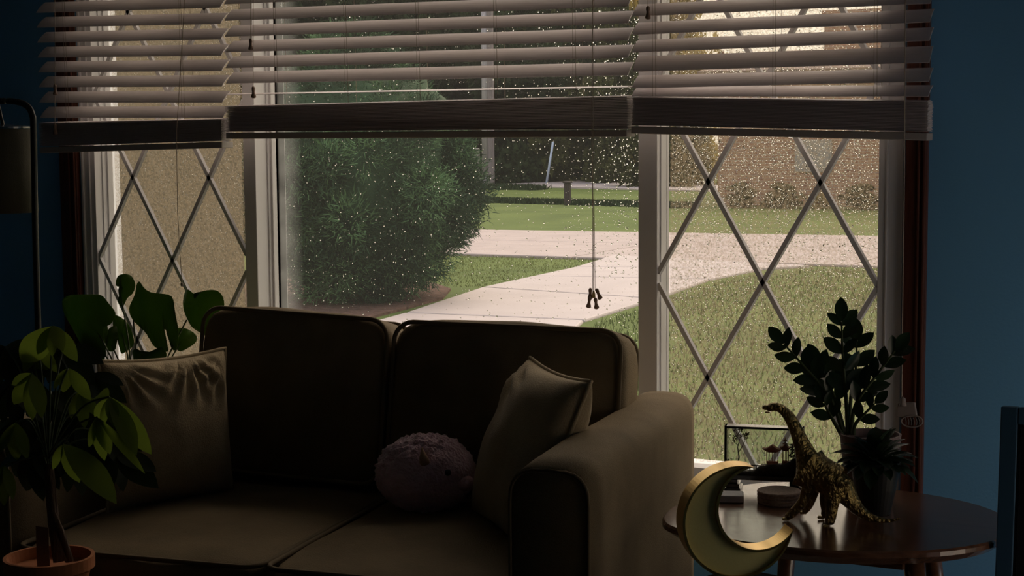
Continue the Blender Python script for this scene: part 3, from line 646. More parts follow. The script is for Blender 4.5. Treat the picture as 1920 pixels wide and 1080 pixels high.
mound = [( -DW/2+ft, DZ(899)), (DX(1385), DZ(897)), (DX(1412), DZ(895)), (DX(1425), DZ(884)), (DX(1445), DZ(881)), (DX(1470), DZ(879)), (DX(1490), DZ(866)), (DX(1497), DZ(855)), (DW/2-ft, DZ(850)), (DW/2-ft, zb+0.006), (-DW/2+ft, zb+0.006)]
q = MB(); n_ = len(mound); q.add([(x, -0.008, z) for x, z in mound]+[(x, 0.008, z) for x, z in mound], [tuple(range(n_)), tuple(range(n_, 2*n_))[::-1]]+[(i, (i+1) % n_, n_+(i+1) % n_, n_+i) for i in range(n_)])
q.build('rockery', M['corkd'], di)
def pagoda(cx, zb_, zr, wd, m_):
    b_ = MB()
    for i in range(5):
        x = DX(cx)+(-0.5+i/4)*wd*0.72; b_.tube([(x, -0.005 if i % 2 else 0.004, DZ(zb_)), (x, -0.005 if i % 2 else 0.004, DZ(zr))], 0.0009, 6)
    b_.box((DX(cx)-wd*0.34, -0.003, DZ(zb_)), (DX(cx)+wd*0.34, 0.003, DZ(zb_)+0.006)).box((DX(cx)-wd*0.30, 0.0, DZ(zr)-0.004), (DX(cx)+wd*0.30, 0.001, DZ(zr)))
    o = b_.build('pavilion', m_, di)
    pr = []
    for i in range(9):
        u = -1+2*i/8; pr.append((DX(cx)+u*wd*0.62, DZ(zr)+0.013*(1-abs(u))**1.15+0.0055*abs(u)**4))
    low = [(DX(cx)+u*wd*0.62, DZ(zr)-0.0012+0.0055*abs(u)**4) for u in (1, 0.6, 0, -0.6, -1)]
    pp = pr+low; n_ = len(pp); r_ = MB(); r_.add([(x, -0.008, z) for x, z in pp]+[(x, 0.008, z) for x, z in pp], [tuple(range(n_)), tuple(range(n_, 2*n_))[::-1]]+[(i, (i+1) % n_, n_+(i+1) % n_, n_+i) for i in range(n_)])
    c_ = r_.build('pavilion_roof', m_, None); c_.parent = o
pagoda(1446, 881, 854, 0.032, M['cork']); pagoda(1471, 879, 850, 0.017, M['cork'])
q = MB().tube([(DX(1470), 0.003, DZ(849)), (DX(1470), 0.003, DZ(826))], [0.0025, 0.0006], 6)
for zz in (846, 840, 834): q.lathe((DX(1470), 0.003, DZ(zz)), [(0.006, 0), (0.001, 0.004)], 10)
q.build('spire', M['cork'], di)
def crown(name, spots, m_, n_=26, s_=0.0035):
    q = MB()
    for (px, py, r_) in spots:
        for _ in range(n_):
            a, b_ = random.uniform(0, 6.283), random.random()**0.5*r_
            x, z, y = DX(px+math.cos(a)*b_), DZ(py+math.sin(a)*b_), random.uniform(-0.006, 0.006)
            t1 = random.uniform(0, 6.283); p1 = Vector((math.cos(t1), 0.5*math.sin(t1*3), math.sin(t1)))*s_
            q.add([(x, y, z), (x+p1.x, y+p1.y, z+p1.z), (x-p1.z, y+p1.y*0.5, z+p1.x)], [(0, 1, 2)])
    q.build(name, m_, di)
tree_ = MB().tube([(DX(1379), 0, DZ(893)), (DX(1383), 0, DZ(870)), (DX(1380), 0.001, DZ(850)), (DX(1384), 0, DZ(832))], [0.0022, 0.0016, 0.0012, 0.0008], 6)
tree_.tube([(DX(1382), 0, DZ(860)), (DX(1390), 0, DZ(845)), (DX(1394), 0, DZ(836))], [0.001, 0.0008, 0.0005], 5).tube([(DX(1381), 0, DZ(846)), (DX(1372), 0, DZ(838))], [0.0009, 0.0005], 5)
tree_.build('tree_trunk', M['corkd'], di)
crown('tree_crown', ((1381, 818, 9), (1393, 828, 8), (1375, 832, 6), (1386, 812, 6), (1398, 822, 4)), M['corkd'], 34, 0.0028)
crown('shrub', ((1366, 880, 8), (1372, 886, 6), (1362, 888, 6)), M['corkd'], 34, 0.003)
crown('conifer', ((1484, 860, 6), (1485, 850, 5), (1484, 842, 3), (1490, 872, 7)), M['corkd'], 60, 0.003)
for px in (1384, 1394, 1404, 1416):
    MB().tube([(DX(px), 0, zb+0.006), (DX(px), 0, DZ(884))], 0.0012, 6).build('post', M['corkd'], di)
MB().box((DX(1378), -0.001, DZ(886)), (DX(1424), 0.001, DZ(884))).build('bridge_rail', M['corkd'], di)

# ------------------------------------------------------------------ gold dinosaur figurine
DY = -0.755
dn = thing('dinosaur_figurine', (0.52, DY, TZ), 'gold long-necked dinosaur figurine standing on the side table', 'figurine')
def dp(px, py, dy=0.0, z=None):
    p_ = at_y(px, py, DY+dy)
    if z is not None: p_.z = z
    return p_
PXM = 1/ (FPX/ (at_y(1530, 900, DY)-CAM).dot(FW))
spine = [(1437, 768, 4.5), (1445, 763, 8.0), (1455, 762, 8.0), (1466, 766, 8.0), (1480, 781, 10), (1493, 806, 11.5), (1503, 832, 14), (1512, 858, 18), (1525, 882, 24), (1543, 896, 29), (1562, 903, 29), (1580, 916, 23), (1592, 934, 16), (1604, 951, 12), (1619, 964, 9.5), (1636, 972.5, 7), (1655, 976, 4.5), (1672, 976, 3), (1688, 972, 1.4)]
sk_v = []; sk_e = []; sk_r = []
for i, (x, y, r_) in enumerate(spine):
    sk_v.append(dp(x, y)); sk_r.append(r_*PXM*1.22)
    if i: sk_e.append((i-1, i))
def leg(root, pts, dy):
    prev = root
    for (x, y, r_) in pts:
        sk_v.append(dp(x, y, dy)); sk_r.append(r_*PXM*1.25); sk_e.append((prev, len(sk_v)-1)); prev = len(sk_v)-1
leg(8, [(1520, 898, 13), (1513, 921, 10), (1508, 938, 8.5), (1493, 955, 7.5), (1482, 966, 7), (1473, 971, 6)], -0.020)
leg(8, [(1530, 900, 12), (1524, 925, 9), (1518, 943, 8), (1511, 955, 7), (1505, 959, 6)], 0.018)
leg(10, [(1566, 916, 16), (1560, 940, 12), (1559, 958, 9.5), (1557, 975, 8.5), (1553, 983, 8)], -0.022)
leg(10, [(1556, 918, 15), (1548, 940, 11), (1550, 955, 9), (1548, 965, 8), (1543, 969, 7)], 0.020)
zmin = min(v.z-r_ for v, r_ in zip(sk_v, sk_r))
me = bpy.data.meshes.new('body'); me.from_pydata([tuple(v) for v in sk_v], sk_e, []); me.materials.append(M['bronze'])
o = bpy.data.objects.new('body', me); COL.objects.link(o); o.parent = dn; o.matrix_parent_inverse = PINV[dn.name]
smod = o.modifiers.new('skin', 'SKIN'); smod.use_smooth_shade = True
for i, sv in enumerate(me.skin_vertices[0].data): sv.radius = (sk_r[i], sk_r[i]*(1.0 if 7 < i < 12 else 0.95)); sv.use_root = (i == 9)
ss = o.modifiers.new('sub', 'SUBSURF'); ss.levels = ss.render_levels = 2
for (x, y, dy) in ((1475, 973, -0.022), (1508, 961, 0.018), (1551, 986, -0.024), (1541, 970, 0.020)):
    for k in range(3):
        p_ = dp(x-5+k*3.5, y, dy-0.003+0.003*k); q = soft_box('toe', (0, 0, 0), (0.007, 0.008, 0.007), M['bronze'], dn, k=2.2, n=3); q.matrix_basis = Matrix.Translation(p_)
q = soft_box('snout', (0, 0, 0), (0.014, 0.011, 0.010), M['bronze'], dn, k=2.4, n=5); q.matrix_basis = Matrix.Translation(dp(1436, 764, -0.001))
q = soft_box('jaw', (0, 0, 0), (0.010, 0.007, 0.004), M['bronze'], dn, k=2.4, n=4); q.matrix_basis = Matrix.Translation(dp(1439, 773))
q = soft_box('eye', (0, 0, 0), (0.003, 0.003, 0.003), M['black'], dn, k=2.0, n=3); q.matrix_basis = Matrix.Translation(dp(1446, 762, -0.0085))
# ribs in relief along the flank
for k in range(7):
    x = 1528+k*8; y = 893+k*3.0
    MB().tube([dp(x+4, y-17, -0.020), dp(x, y-3, -0.0295), dp(x-6, y+11, -0.024)], [0.0004, 0.0016, 0.0004], 6).build('rib', M['bronze'], dn, smooth=True)

# ------------------------------------------------------------------ leaves
def leaf_mesh(name, L, Wd, m_, curve=0.15, fold=0.25, tip=1.0, n=8, broad=0.45):
    vs = []; fs = []
    for i in range(n+1):
        t_ = i/n; wv = Wd/2*(math.sin(math.pi*t_**(math.log(0.5)/math.log(broad)))**0.8 if 0 < t_ < 1 else 0)
        y = t_*L; z = -curve*L*t_*t_
        for u in (-1, -0.5, 0, 0.5, 1): vs.append((u*wv, y, z+abs(u)*wv*fold))
    for i in range(n):
        for j in range(4): fs.append((i*5+j, i*5+j+1, (i+1)*5+j+1, (i+1)*5+j))
    q = MB(); q.add(vs, fs); me = q.mesh(name, m_, True)
    bm = bmesh.new(); bm.from_mesh(me); bmesh.ops.remove_doubles(bm, verts=bm.verts, dist=1e-6); bm.to_mesh(me); bm.free(); return me
def leaf_mtx(p_, d, up=(0, 0, 1), s_=1.0, roll=0.0):
    d = Vector(d).normalized(); up = Vector(up); x = d.cross(up)
    x = x.normalized() if x.length > 1e-4 else d.orthogonal().normalized(); z = x.cross(d)
    return frame(x, d, z, p_) @ Matrix.Rotation(roll, 4, 'Y') @ Matrix.Scale(s_, 4)

# ------------------------------------------------------------------ plants on the table
PZ = Vector((0.548, -0.535, TZ))
zz = thing('zz_plant', PZ, 'dark glossy plant with upright paired leaves in a mauve clay pot', 'plant')
MB().lathe(PZ, [(0.042, 0.0005), (0.052, 0.06), (0.060, 0.128), (0.061, 0.136), (0.057, 0.136), (0.053, 0.120)], 36).build('pot', M['pot'], zz, smooth=False)
MB().lathe(PZ, [(0.053, 0.112), (0.030, 0.121), (0.002, 0.123)], 24).build('soil', M['soil'], zz, smooth=True)
zl = leaf_mesh('leaf', 0.062, 0.034, M['leafzz'], 0.10, 0.2, broad=0.52)
def zz_stem(pts, nl, y0=-0.535, sl=1.0, start=0.30, spread=1.0):
    P_ = catmull([at_y(x, y, y0+dy) for x, y, dy in pts], 6); k = len(P_)
    MB().tube(P_, [0.0050*(1-0.7*i/k) for i in range(k)], 7).build('stem', M['stem'], zz, smooth=True)
    for i in range(nl):
        f_ = start+(1-start)*(i+0.5)/nl; a = f_*(k-1); i0 = min(k-2, int(a)); p_ = P_[i0].lerp(P_[i0+1], a-i0); d = (P_[i0+1]-P_[i0]).normalized()
        vdir = (CAM-p_).normalized(); sd = d.cross(vdir).normalized()
        for s_ in (1, -1):
            dd = d*0.75+sd*s_*0.72*spread+vdir*random.uniform(-0.25, 0.30)
            add_obj('leaf', zl, zz, leaf_mtx(p_, dd, up=vdir+sd*s_*0.3*random.uniform(-1, 1), s_=sl*random.uniform(0.8, 1.1)*(1-0.25*f_), roll=random.uniform(-0.7, 0.7)))
    add_obj('leaf', zl, zz, leaf_mtx(P_[-1], d, up=(CAM-P_[-1]).normalized(), s_=sl*0.8))
zz_stem([(1590, 815, 0), (1586, 740, 0), (1580, 660, 0), (1578, 603, 0)], 5)
zz_stem([(1582, 815, 0), (1556, 745, -0.01), (1510, 690, -0.02), (1470, 645, -0.03)], 5, sl=0.95)
zz_stem([(1596, 815, 0), (1604, 760, 0), (1640, 708, 0.01), (1678, 658, 0.02)], 5, sl=0.95, spread=0.7)
zz_stem([(1584, 815, 0.02), (1570, 760, 0.03), (1552, 715, 0.03), (1536, 684, 0.03)], 4, sl=1.0)
zz_stem([(1600, 815, -0.02), (1604, 795, -0.02), (1622, 775, -0.02), (1640, 757, -0.02)], 2, sl=0.75)
zz_stem([(1592, 815, 0.02), (1596, 740, 0.03), (1604, 700, 0.03), (1606, 640, 0.02)], 4, sl=0.95)
zz_stem([(1578, 815, -0.01), (1566, 795, -0.02), (1552, 770, -0.02), (1545, 755, -0.02)], 2, sl=0.8)
SP = Vector((at_z(1640, 962, TZ).x, at_z(1640, 962, TZ).y, TZ))
su = thing('succulent_plant', SP, 'bushy dark succulent spilling over a charcoal pot, behind the dinosaur tail', 'plant')
MB().lathe(SP, [(0.030, 0.0005), (0.040, 0.05), (0.047, 0.098), (0.048, 0.104), (0.044, 0.104), (0.041, 0.09)], 32).build('pot', M['potd'], su)
MB().lathe(SP, [(0.041, 0.085), (0.02, 0.094), (0.002, 0.096)], 20).build('soil', M['soil'], su, smooth=True)
sl_ = leaf_mesh('leaf', 0.060, 0.028, M['leafs'], 0.35, 0.35, broad=0.6)
for i in range(58):
    a = i*2.39996; f_ = (i/58)**0.7; el_ = math.radians(80-95*f_); p_ = SP+Vector((math.cos(a)*0.024*f_, math.sin(a)*0.024*f_, 0.100+0.012*(1-f_)))
    add_obj('leaf', sl_, su, leaf_mtx(p_, (math.cos(a)*math.cos(el_), math.sin(a)*math.cos(el_), math.sin(el_)), s_=0.75+0.45*random.random()))

# ------------------------------------------------------------------ crescent moon in brass on a stool
MY = -1.25
mc = at_y(1378, 974, MY); mr = 107*PXM*((mc-CAM).dot(FW)/((at_y(1530, 900, DY)-CAM).dot(FW)))
nrm = Vector((math.sin(math.radians(36)), -math.cos(math.radians(36)), 0)); hx = Vector((math.cos(math.radians(36)), math.sin(math.radians(36)), 0))
mo = local_thing('crescent_moon', mc, 'brass crescent moon ornament standing in front of the walnut side table', 'ornament', rot=frame(hx, -nrm, (0, 0, 1)))
ro = mr; ri = mr*0.735; off = Vector((0.375*mr, 0.235*mr))
dd_ = off.length; aa = math.atan2(off.y, off.x)
th0 = math.acos((ro*ro+dd_*dd_-ri*ri)/(2*ro*dd_)); th1 = math.acos((ri*ri+dd_*dd_-ro*ro)/(2*ri*dd_))
nn = 72; sec = []
for i in range(nn+1):
    u = i/nn; a = aa+th0+(2*math.pi-2*th0)*u
    ai = aa+math.pi-th1+(2*th1)*u
    O_ = Vector((math.cos(a)*ro, math.sin(a)*ro)); I_ = off+Vector((math.cos(ai)*ri, math.sin(ai)*ri))
    wdt = (O_-I_).length; l_ = min(0.0045, wdt*0.35); d_ = (I_-O_).normalized() if wdt > 1e-6 else Vector((0, 0))
    sec.append((O_, O_+d_*l_, I_-d_*l_, I_))
q = MB(); fq = MB(); vs = []; fs = []; T2 = 0.021
for O_, O2, I2, I_ in sec:
    vs += [(O_.x, -T2, O_.y), (O2.x, -T2, O2.y), (O2.x, -T2+0.007, O2.y), (I2.x, -T2+0.007, I2.y), (I2.x, -T2, I2.y), (I_.x, -T2, I_.y), (I_.x, T2, I_.y), (O_.x, T2, O_.y)]
for i in range(nn):
    for j in range(8):
        if j == 2: continue
        fs.append((i*8+j, i*8+(j+1) % 8, (i+1)*8+(j+1) % 8, (i+1)*8+j))
q.add(vs, fs); q.build('rim', M['gold'], mo, bevel=0)
vs = []; fs = []
for O_, O2, I2, I_ in sec: vs += [(O2.x, -T2+0.0065, O2.y), (I2.x, -T2+0.0065, I2.y)]
for i in range(nn): fs.append((2*i, 2*i+1, 2*i+3, 2*i+2))
fq.add(vs, fs); fq.build('face', M['goldf'], mo)['label'] = 'matt gold recessed face'
MB().lathe((0.02*0, 0, -mr-0.012), [(0.026, 0), (0.027, 0.004), (0.024, 0.009), (0.010, 0.014)], 32).build('base', M['black'], mo, smooth=False)
sz = mc.z-mr-0.012
st = thing('stool', (mc.x+0.02, mc.y, 0), 'round dark wooden stool under the crescent moon', 'stool')
MB().lathe((mc.x+0.02, mc.y, sz-0.03), [(0.075, 0), (0.08, 0.006), (0.08, 0.026), (0.076, 0.030)], 40).build('seat', M['stoolw'], st)
for k in range(3):
    a = k*2.094+0.5; MB().tube([(mc.x+0.02+0.05*math.cos(a), mc.y+0.05*math.sin(a), sz-0.029), (mc.x+0.02+0.13*math.cos(a), mc.y+0.13*math.sin(a), 0)], [0.014, 0.010], 12).build('leg', M['stoolw'], st, smooth=True)

# ------------------------------------------------------------------ dark framed picture at the right
FA = at_y(1868, 768, -0.80)
pf = local_thing('picture_frame', (FA.x, FA.y, 0), 'navy framed dark picture standing on the floor right of the table', 'picture frame', rot=Matrix.Rotation(math.radians(-4), 4, 'X'))
fz = FA.z; fw = 0.46
MB().box((0, -0.012, 0), (0.030, 0.012, fz)).box((fw-0.030, -0.012, 0), (fw, 0.012, fz)).box((0.03, -0.012, fz-0.03), (fw-0.03, 0.012, fz)).box((0.03, -0.012, 0), (fw-0.03, 0.012, 0.03)).build('frame', M['navy'], pf, bevel=0.002)
MB().box((0.030, -0.004, 0.03), (fw-0.03, 0.008, fz-0.03)).build('picture', M['art'], pf)
MB().box((0.030, -0.0085, 0.03), (0.036, -0.004, fz-0.03)).box((0.036, -0.0085, fz-0.036), (fw-0.03, -0.004, fz-0.03)).build('inner_lip', M['black'], pf)

# ------------------------------------------------------------------ left: floor lamp
LX = at_y(64, 400, -0.85)
la = thing('floor_lamp', (LX.x, LX.y, 0), 'black floor lamp with a hooked arm and linen cylinder shade, far left', 'lamp')
arc = [(LX.x, LX.y, 0.02), (LX.x, LX.y, 0.9), tuple(at_y(63, 260, -0.85)), tuple(at_y(60, 215, -0.85)), tuple(at_y(48, 197, -0.85)), tuple(at_y(25, 190, -0.85)), tuple(at_y(-5, 190, -0.85))]
MB().tube(catmull(arc, 6), 0.0075, 10).build('pole', M['lampm'], la, smooth=True)
MB().lathe((LX.x, LX.y, 0), [(0.13, 0.0), (0.13, 0.014), (0.115, 0.022), (0.012, 0.026)], 36).build('base', M['lampm'], la)
SH = at_y(6, 240, -0.85); zbot = at_y(6, 398, -0.85).z; rs = abs(at_y(52, 300, -0.85).x-SH.x)
MB().lathe((SH.x, SH.y, 0), [(rs, zbot), (rs*0.98, SH.z-0.002), (rs*0.955, SH.z-0.002), (rs*0.975, zbot)], 40).build('lamp_shade', M['shade'], la, smooth=True)
MB().lathe((SH.x, SH.y, SH.z-0.001), [(rs*0.99, 0), (rs*0.99, 0.004), (rs*0.2, 0.010)], 40).build('cap', M['chrome'], la)
MB().tube([(SH.x, SH.y, SH.z+0.005), tuple(at_y(-5, 190, -0.85))], 0.004, 8).build('stem', M['lampm'], la)

# ------------------------------------------------------------------ left: money tree in terracotta
MTY = -1.52
mp_ = at_y(92, 1042, MTY); mp_r = abs(at_y(160, 1042, MTY).x-at_y(25, 1042, MTY).x)/2*0.93
pz = mp_.z-0.105
mt_ = thing('money_tree', (mp_.x, mp_.y, pz), 'leafy potted tree with drooping palmate leaves in a terracotta pot, lower left', 'plant')
MB().lathe((mp_.x, mp_.y, pz), [(mp_r*0.68, 0), (mp_r*0.9, 0.078), (mp_r*0.92, 0.080), (mp_r, 0.083), (mp_r, 0.105), (mp_r*0.92, 0.105), (mp_r*0.88, 0.085)], 40).build('pot', M['terra'], mt_)
MB().lathe((mp_.x, mp_.y, pz), [(mp_r*0.88, 0.078), (mp_r*0.4, 0.084), (0.002, 0.085)], 24).build('soil', M['soil'], mt_, smooth=True)
MB().tube([at_y(114, 1052, MTY), at_y(102, 990, MTY), at_y(96, 930, MTY), at_y(92, 870, MTY)], [0.014, 0.011, 0.010, 0.008], 10).build('trunk', M['bark'], mt_, smooth=True)
MB().tube([at_y(130, 1052, MTY+0.01), at_y(116, 1000, MTY), at_y(98, 960, MTY-0.012), at_y(94, 880, MTY)], [0.008, 0.006, 0.006, 0.005], 8).build('trunk', M['bark'], mt_, smooth=True)
c0 = at_y(78, 1000, MTY-0.02)
q = MB().box((c0.x-0.014, c0.y, pz+0.082), (c0.x+0.016, c0.y+0.0015, c0.z+0.012)); q.build('plant_label', M['label'], mt_)['label'] = 'plain beige plant card'
ml = leaf_mesh('leaf', 0.125, 0.052, M['leaf'], 0.22, 0.07, broad=0.52, n=10)
top = at_y(92, 870, MTY)
def palm_leaf(hub, dy, tips, arch=0.035):
    h = at_y(hub[0], hub[1], MTY+dy)
    P_ = catmull([top+Vector((0, 0, random.uniform(-0.03, 0.02))), top.lerp(h, 0.55)+Vector((0, 0, arch)), h], 5)
    MB().tube(P_, 0.0018, 6).build('leaf_stalk', M['stem'], mt_, smooth=True)
    for (x, y, k, *rest) in tips:
        e_ = at_y(x, y, MTY+dy+(rest[0] if rest else random.uniform(-0.035, 0.02))); d = e_-h; L_ = d.length
        v_ = (CAM-h).normalized(); side = d.cross(v_).normalized()
        a = leaf_mtx(h, d, up=v_+Vector((0, 0, 0.5))+side*random.uniform(-0.45, 0.45), s_=1.0) @ Matrix.Diagonal((L_/0.125*k, L_/0.125, L_/0.125, 1))
        add_obj('leaf', ml, mt_, a)
palm_leaf((100, 611), 0.02, ((30, 692, 1.0), (62, 668, 0.8), (97, 664, 0.85), (132, 664, 0.8, 0.02), (146, 676, 0.9), (112, 640, 0.7, -0.06)))
palm_leaf((205, 744), -0.02, ((172, 792, 0.8), (216, 790, 0.95, -0.03), (262, 836, 0.75), (280, 848, 0.75), (168, 726, 0.7, 0.05), (188, 800, 0.7)))
palm_leaf((128, 690), 0.05, ((152, 734, 0.8), (168, 748, 0.9), (118, 742, 0.9), (96, 726, 0.8)))
palm_leaf((182, 782), -0.04, ((206, 846, 0.9), (192, 862, 0.85), (170, 838, 0.8), (268, 876, 0.32)), 0.02)
palm_leaf((118, 832), -0.10, ((146, 906, 0.95), (168, 880, 0.85), (220, 922, 0.85), (96, 880, 0.8)), 0.01)
palm_leaf((60, 700), -0.05, ((22, 770, 0.8), (52, 790, 0.85), (84, 772, 0.85), (14, 722, 0.8)))
palm_leaf((30, 792), 0.02, ((-8, 846, 0.8), (22, 872, 0.85), (54, 856, 0.8)))
palm_leaf((150, 732), 0.08, ((130, 790, 0.8), (160, 800, 0.85), (184, 780, 0.8)))
palm_leaf((8, 872), -0.04, ((-20, 930, 0.8), (6, 950, 0.85), (28, 930, 0.8)), 0.01)
palm_leaf((70, 640), 0.06, ((40, 700, 0.8), (78, 716, 0.8), (104, 700, 0.8)))
ml_light, ml = ml, leaf_mesh('leaf', 0.125, 0.052, M['leafshade'], 0.25, 0.08, broad=0.52, n=10)
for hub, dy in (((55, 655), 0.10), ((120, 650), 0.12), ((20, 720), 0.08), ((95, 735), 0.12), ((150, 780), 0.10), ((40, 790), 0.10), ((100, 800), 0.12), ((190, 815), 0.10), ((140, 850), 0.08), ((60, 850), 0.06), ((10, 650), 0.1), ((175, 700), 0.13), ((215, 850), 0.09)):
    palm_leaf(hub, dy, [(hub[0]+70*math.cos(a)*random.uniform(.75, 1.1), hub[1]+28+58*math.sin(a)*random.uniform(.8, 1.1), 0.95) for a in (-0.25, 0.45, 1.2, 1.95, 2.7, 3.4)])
sd_ = thing('plant_stand', (mp_.x, mp_.y, 0), 'dark round stand under the terracotta pot', 'stand')
MB().lathe((mp_.x, mp_.y, pz-0.022), [(0.085, 0), (0.09, 0.004), (0.09, 0.018), (0.086, 0.0215)], 36).build('top', M['blackwood'], sd_)
for k in range(3):
    a = k*2.094+0.2; MB().tube([(mp_.x+0.06*math.cos(a), mp_.y+0.06*math.sin(a), pz-0.021), (mp_.x+0.09*math.cos(a), mp_.y+0.09*math.sin(a), 0)], [0.011, 0.008], 10).build('leg', M['blackwood'], sd_, smooth=True)

# ------------------------------------------------------------------ left: split-leaf plant behind the sofa
NY = -0.26
nb = at_y(250, 740, NY)
mn = thing('split_leaf_plant', (nb.x, nb.y, 0.30), 'large split-leaf houseplant behind the left end of the sofa, against the window', 'plant')
MB().lathe((nb.x, nb.y, 0.30), [(0.06, 0), (0.085, 0.15), (0.088, 0.16), (0.082, 0.16), (0.078, 0.14)], 32).build('pot', M['potd'], mn)
MB().lathe((nb.x, nb.y, 0.30), [(0.078, 0.135), (0.03, 0.145), (0.002, 0.146)], 20).build('soil', M['soil'], mn, smooth=True)
bs = thing('plant_stool', (nb.x, nb.y, 0), 'dark stool under the split-leaf plant behind the sofa', 'stand')
MB().lathe((nb.x, nb.y, 0.275), [(0.10, 0), (0.105, 0.004), (0.105, 0.020), (0.10, 0.0245)], 32).build('top', M['blackwood'], bs)
for k in range(3):
    a = k*2.094+0.9; MB().tube([(nb.x+0.07*math.cos(a), nb.y+0.07*math.sin(a), 0.276), (nb.x+0.10*math.cos(a), nb.y+0.10*math.sin(a), 0)], 0.010, 10).build('leg', M['blackwood'], bs, smooth=True)
def outline_leaf(name, pts, nudge, holes=()):
    # pts: image outline of one leaf, unprojected at its true depth, then curved and thickened
    c_ = Vector((0, 0, 0)); P_ = [at_y(x, y, NY+nudge) for x, y in pts]
    P_ = [p_.copy() for p_ in catmull(P_, 4, True)]
    for p_ in P_: c_ += p_
    c_ /= len(P_); rmax = max((p_-c_).length for p_ in P_)
    bm = bmesh.new(); vv = [bm.verts.new(p_) for p_ in P_]; f_ = bm.faces.new(vv)
    bmesh.ops.triangulate(bm, faces=bm.faces[:]); 
    bmesh.ops.subdivide_edges(bm, edges=bm.edges[:], cuts=1, use_grid_fill=False); bmesh.ops.triangulate(bm, faces=bm.faces[:])
    for v in bm.verts:
        r_ = (v.co-c_).length/rmax; v.co.y += 0.022*r_*r_ + 0.010*math.sin((v.co.x-c_.x)*60)*r_ + 0.25*(c_.z-v.co.z)*0.5
    bmesh.ops.recalc_face_normals(bm, faces=bm.faces)
    me = bpy.data.meshes.new(name); bm.to_mesh(me); bm.free(); me.materials.append(M['leafm']); me.polygons.foreach_set('use_smooth', [True]*len(me.polygons))
    o = bpy.data.objects.new(name, me); COL.objects.link(o); o.parent = mn; o.matrix_parent_inverse = PINV[mn.name]
    sm_ = o.modifiers.new('t', 'SOLIDIFY'); sm_.thickness = 0.0008; return o
outline_leaf('leaf', [(249, 532), (262, 530), (285, 548), (322, 556), (328, 585), (332, 612), (330, 638), (322, 657), (312, 655), (309, 622), (304, 622), (305, 658), (296, 660), (284, 650), (278, 636), (268, 620), (244, 604), (236, 580), (246, 552)], 0.0)
outline_leaf('leaf', [(333, 572), (338, 550), (352, 543), (364, 550), (367, 560), (380, 546), (402, 545), (416, 556), (418, 576), (408, 588), (396, 590), (402, 612), (398, 645), (384, 642), (372, 626), (352, 612), (338, 594)], 0.02)
outline_leaf('leaf', [(220, 520), (228, 514), (240, 518), (248, 534), (244, 550), (234, 560), (222, 576), (216, 566), (230, 540), (219, 536)], 0.05)
outline_leaf('leaf', [(112, 560), (135, 553), (168, 552), (192, 556), (208, 574), (214, 590), (206, 608), (190, 616), (188, 640), (180, 672), (160, 668), (140, 640), (122, 610), (112, 585)], -0.03)
outline_leaf('leaf', [(212, 592), (224, 596), (238, 612), (244, 634), (240, 650), (228, 660), (218, 664), (222, 640), (220, 622), (212, 610)], 0.06)
outline_leaf('leaf', [(200, 620), (208, 612), (216, 632), (212, 652), (204, 660), (194, 656), (203, 640)], 0.03)
outline_leaf('leaf', [(322, 620), (340, 616), (356, 628), (358, 642), (346, 654), (330, 660), (324, 650)], 0.045)
outline_leaf('leaf', [(240, 664), (256, 654), (274, 662), (296, 652), (306, 668), (290, 684), (262, 690), (244, 684)], -0.06)
outline_leaf('leaf', [(168, 610), (186, 604), (196, 620), (192, 650), (182, 680), (168, 676), (164, 640)], 0.01)
nt_ = Vector((nb.x, nb.y, 0.445))
for (x, y, dy) in ((250, 600, 0.0), (350, 600, 0.02), (225, 545, 0.05), (170, 600, -0.03), (228, 620, 0.06), (340, 640, 0.045), (270, 672, -0.06), (180, 640, 0.01), (206, 640, 0.03)):
    e_ = at_y(x, y, NY+dy+0.008); MB().tube(catmull([nt_, nt_.lerp(e_, 0.5)+Vector((0.01, 0, 0.03)), e_], 6), 0.0022, 6).build('leaf_stalk', M['stem'], mn, smooth=True)

# ------------------------------------------------------------------ outdoors
GZ = -0.629
g = lambda x, y, z=0.0: at_z(x, y, GZ+z)
q = MB(); nx, ny = 40, 40
xs = np.linspace(-90, 50, nx+1); ys = np.concatenate([np.linspace(0.2, 30, 24), np.linspace(36, 160, 17)])
vs = [(x, y, GZ+0.02*mnoise.noise(Vector((x*0.3, y*0.3, 0)))) for y in ys for x in xs]; fs = []
for j in range(len(ys)-1):
    for i in range(nx): a = j*(nx+1)+i; fs.append((a, a+1, a+nx+2, a+nx+1))
q.add(vs, fs); lawn = q.build('lawn', M['grass'], smooth=True); tag(lawn, kind='structure')
tag(MB().box((-3.6, 0.16, GZ-0.3), (1.9, 0.19, ZB-0.1)).build('wall_outside', M['stucco']), kind='structure')
def slab(poly, parent, m_, z0=-0.10, z1=0.035):
    return MB().prism([(p_[0], p_[1]) for p_ in poly], GZ+z0, GZ+z1).build('slab', m_, parent, bevel=0.02)
drive = setting('driveway', label='pale concrete driveway running from the road towards the house')
road = setting('road', label='pinkish concrete road across the lawn')
GP = lambda x, y: (g(x, y).x, g(x, y).y)
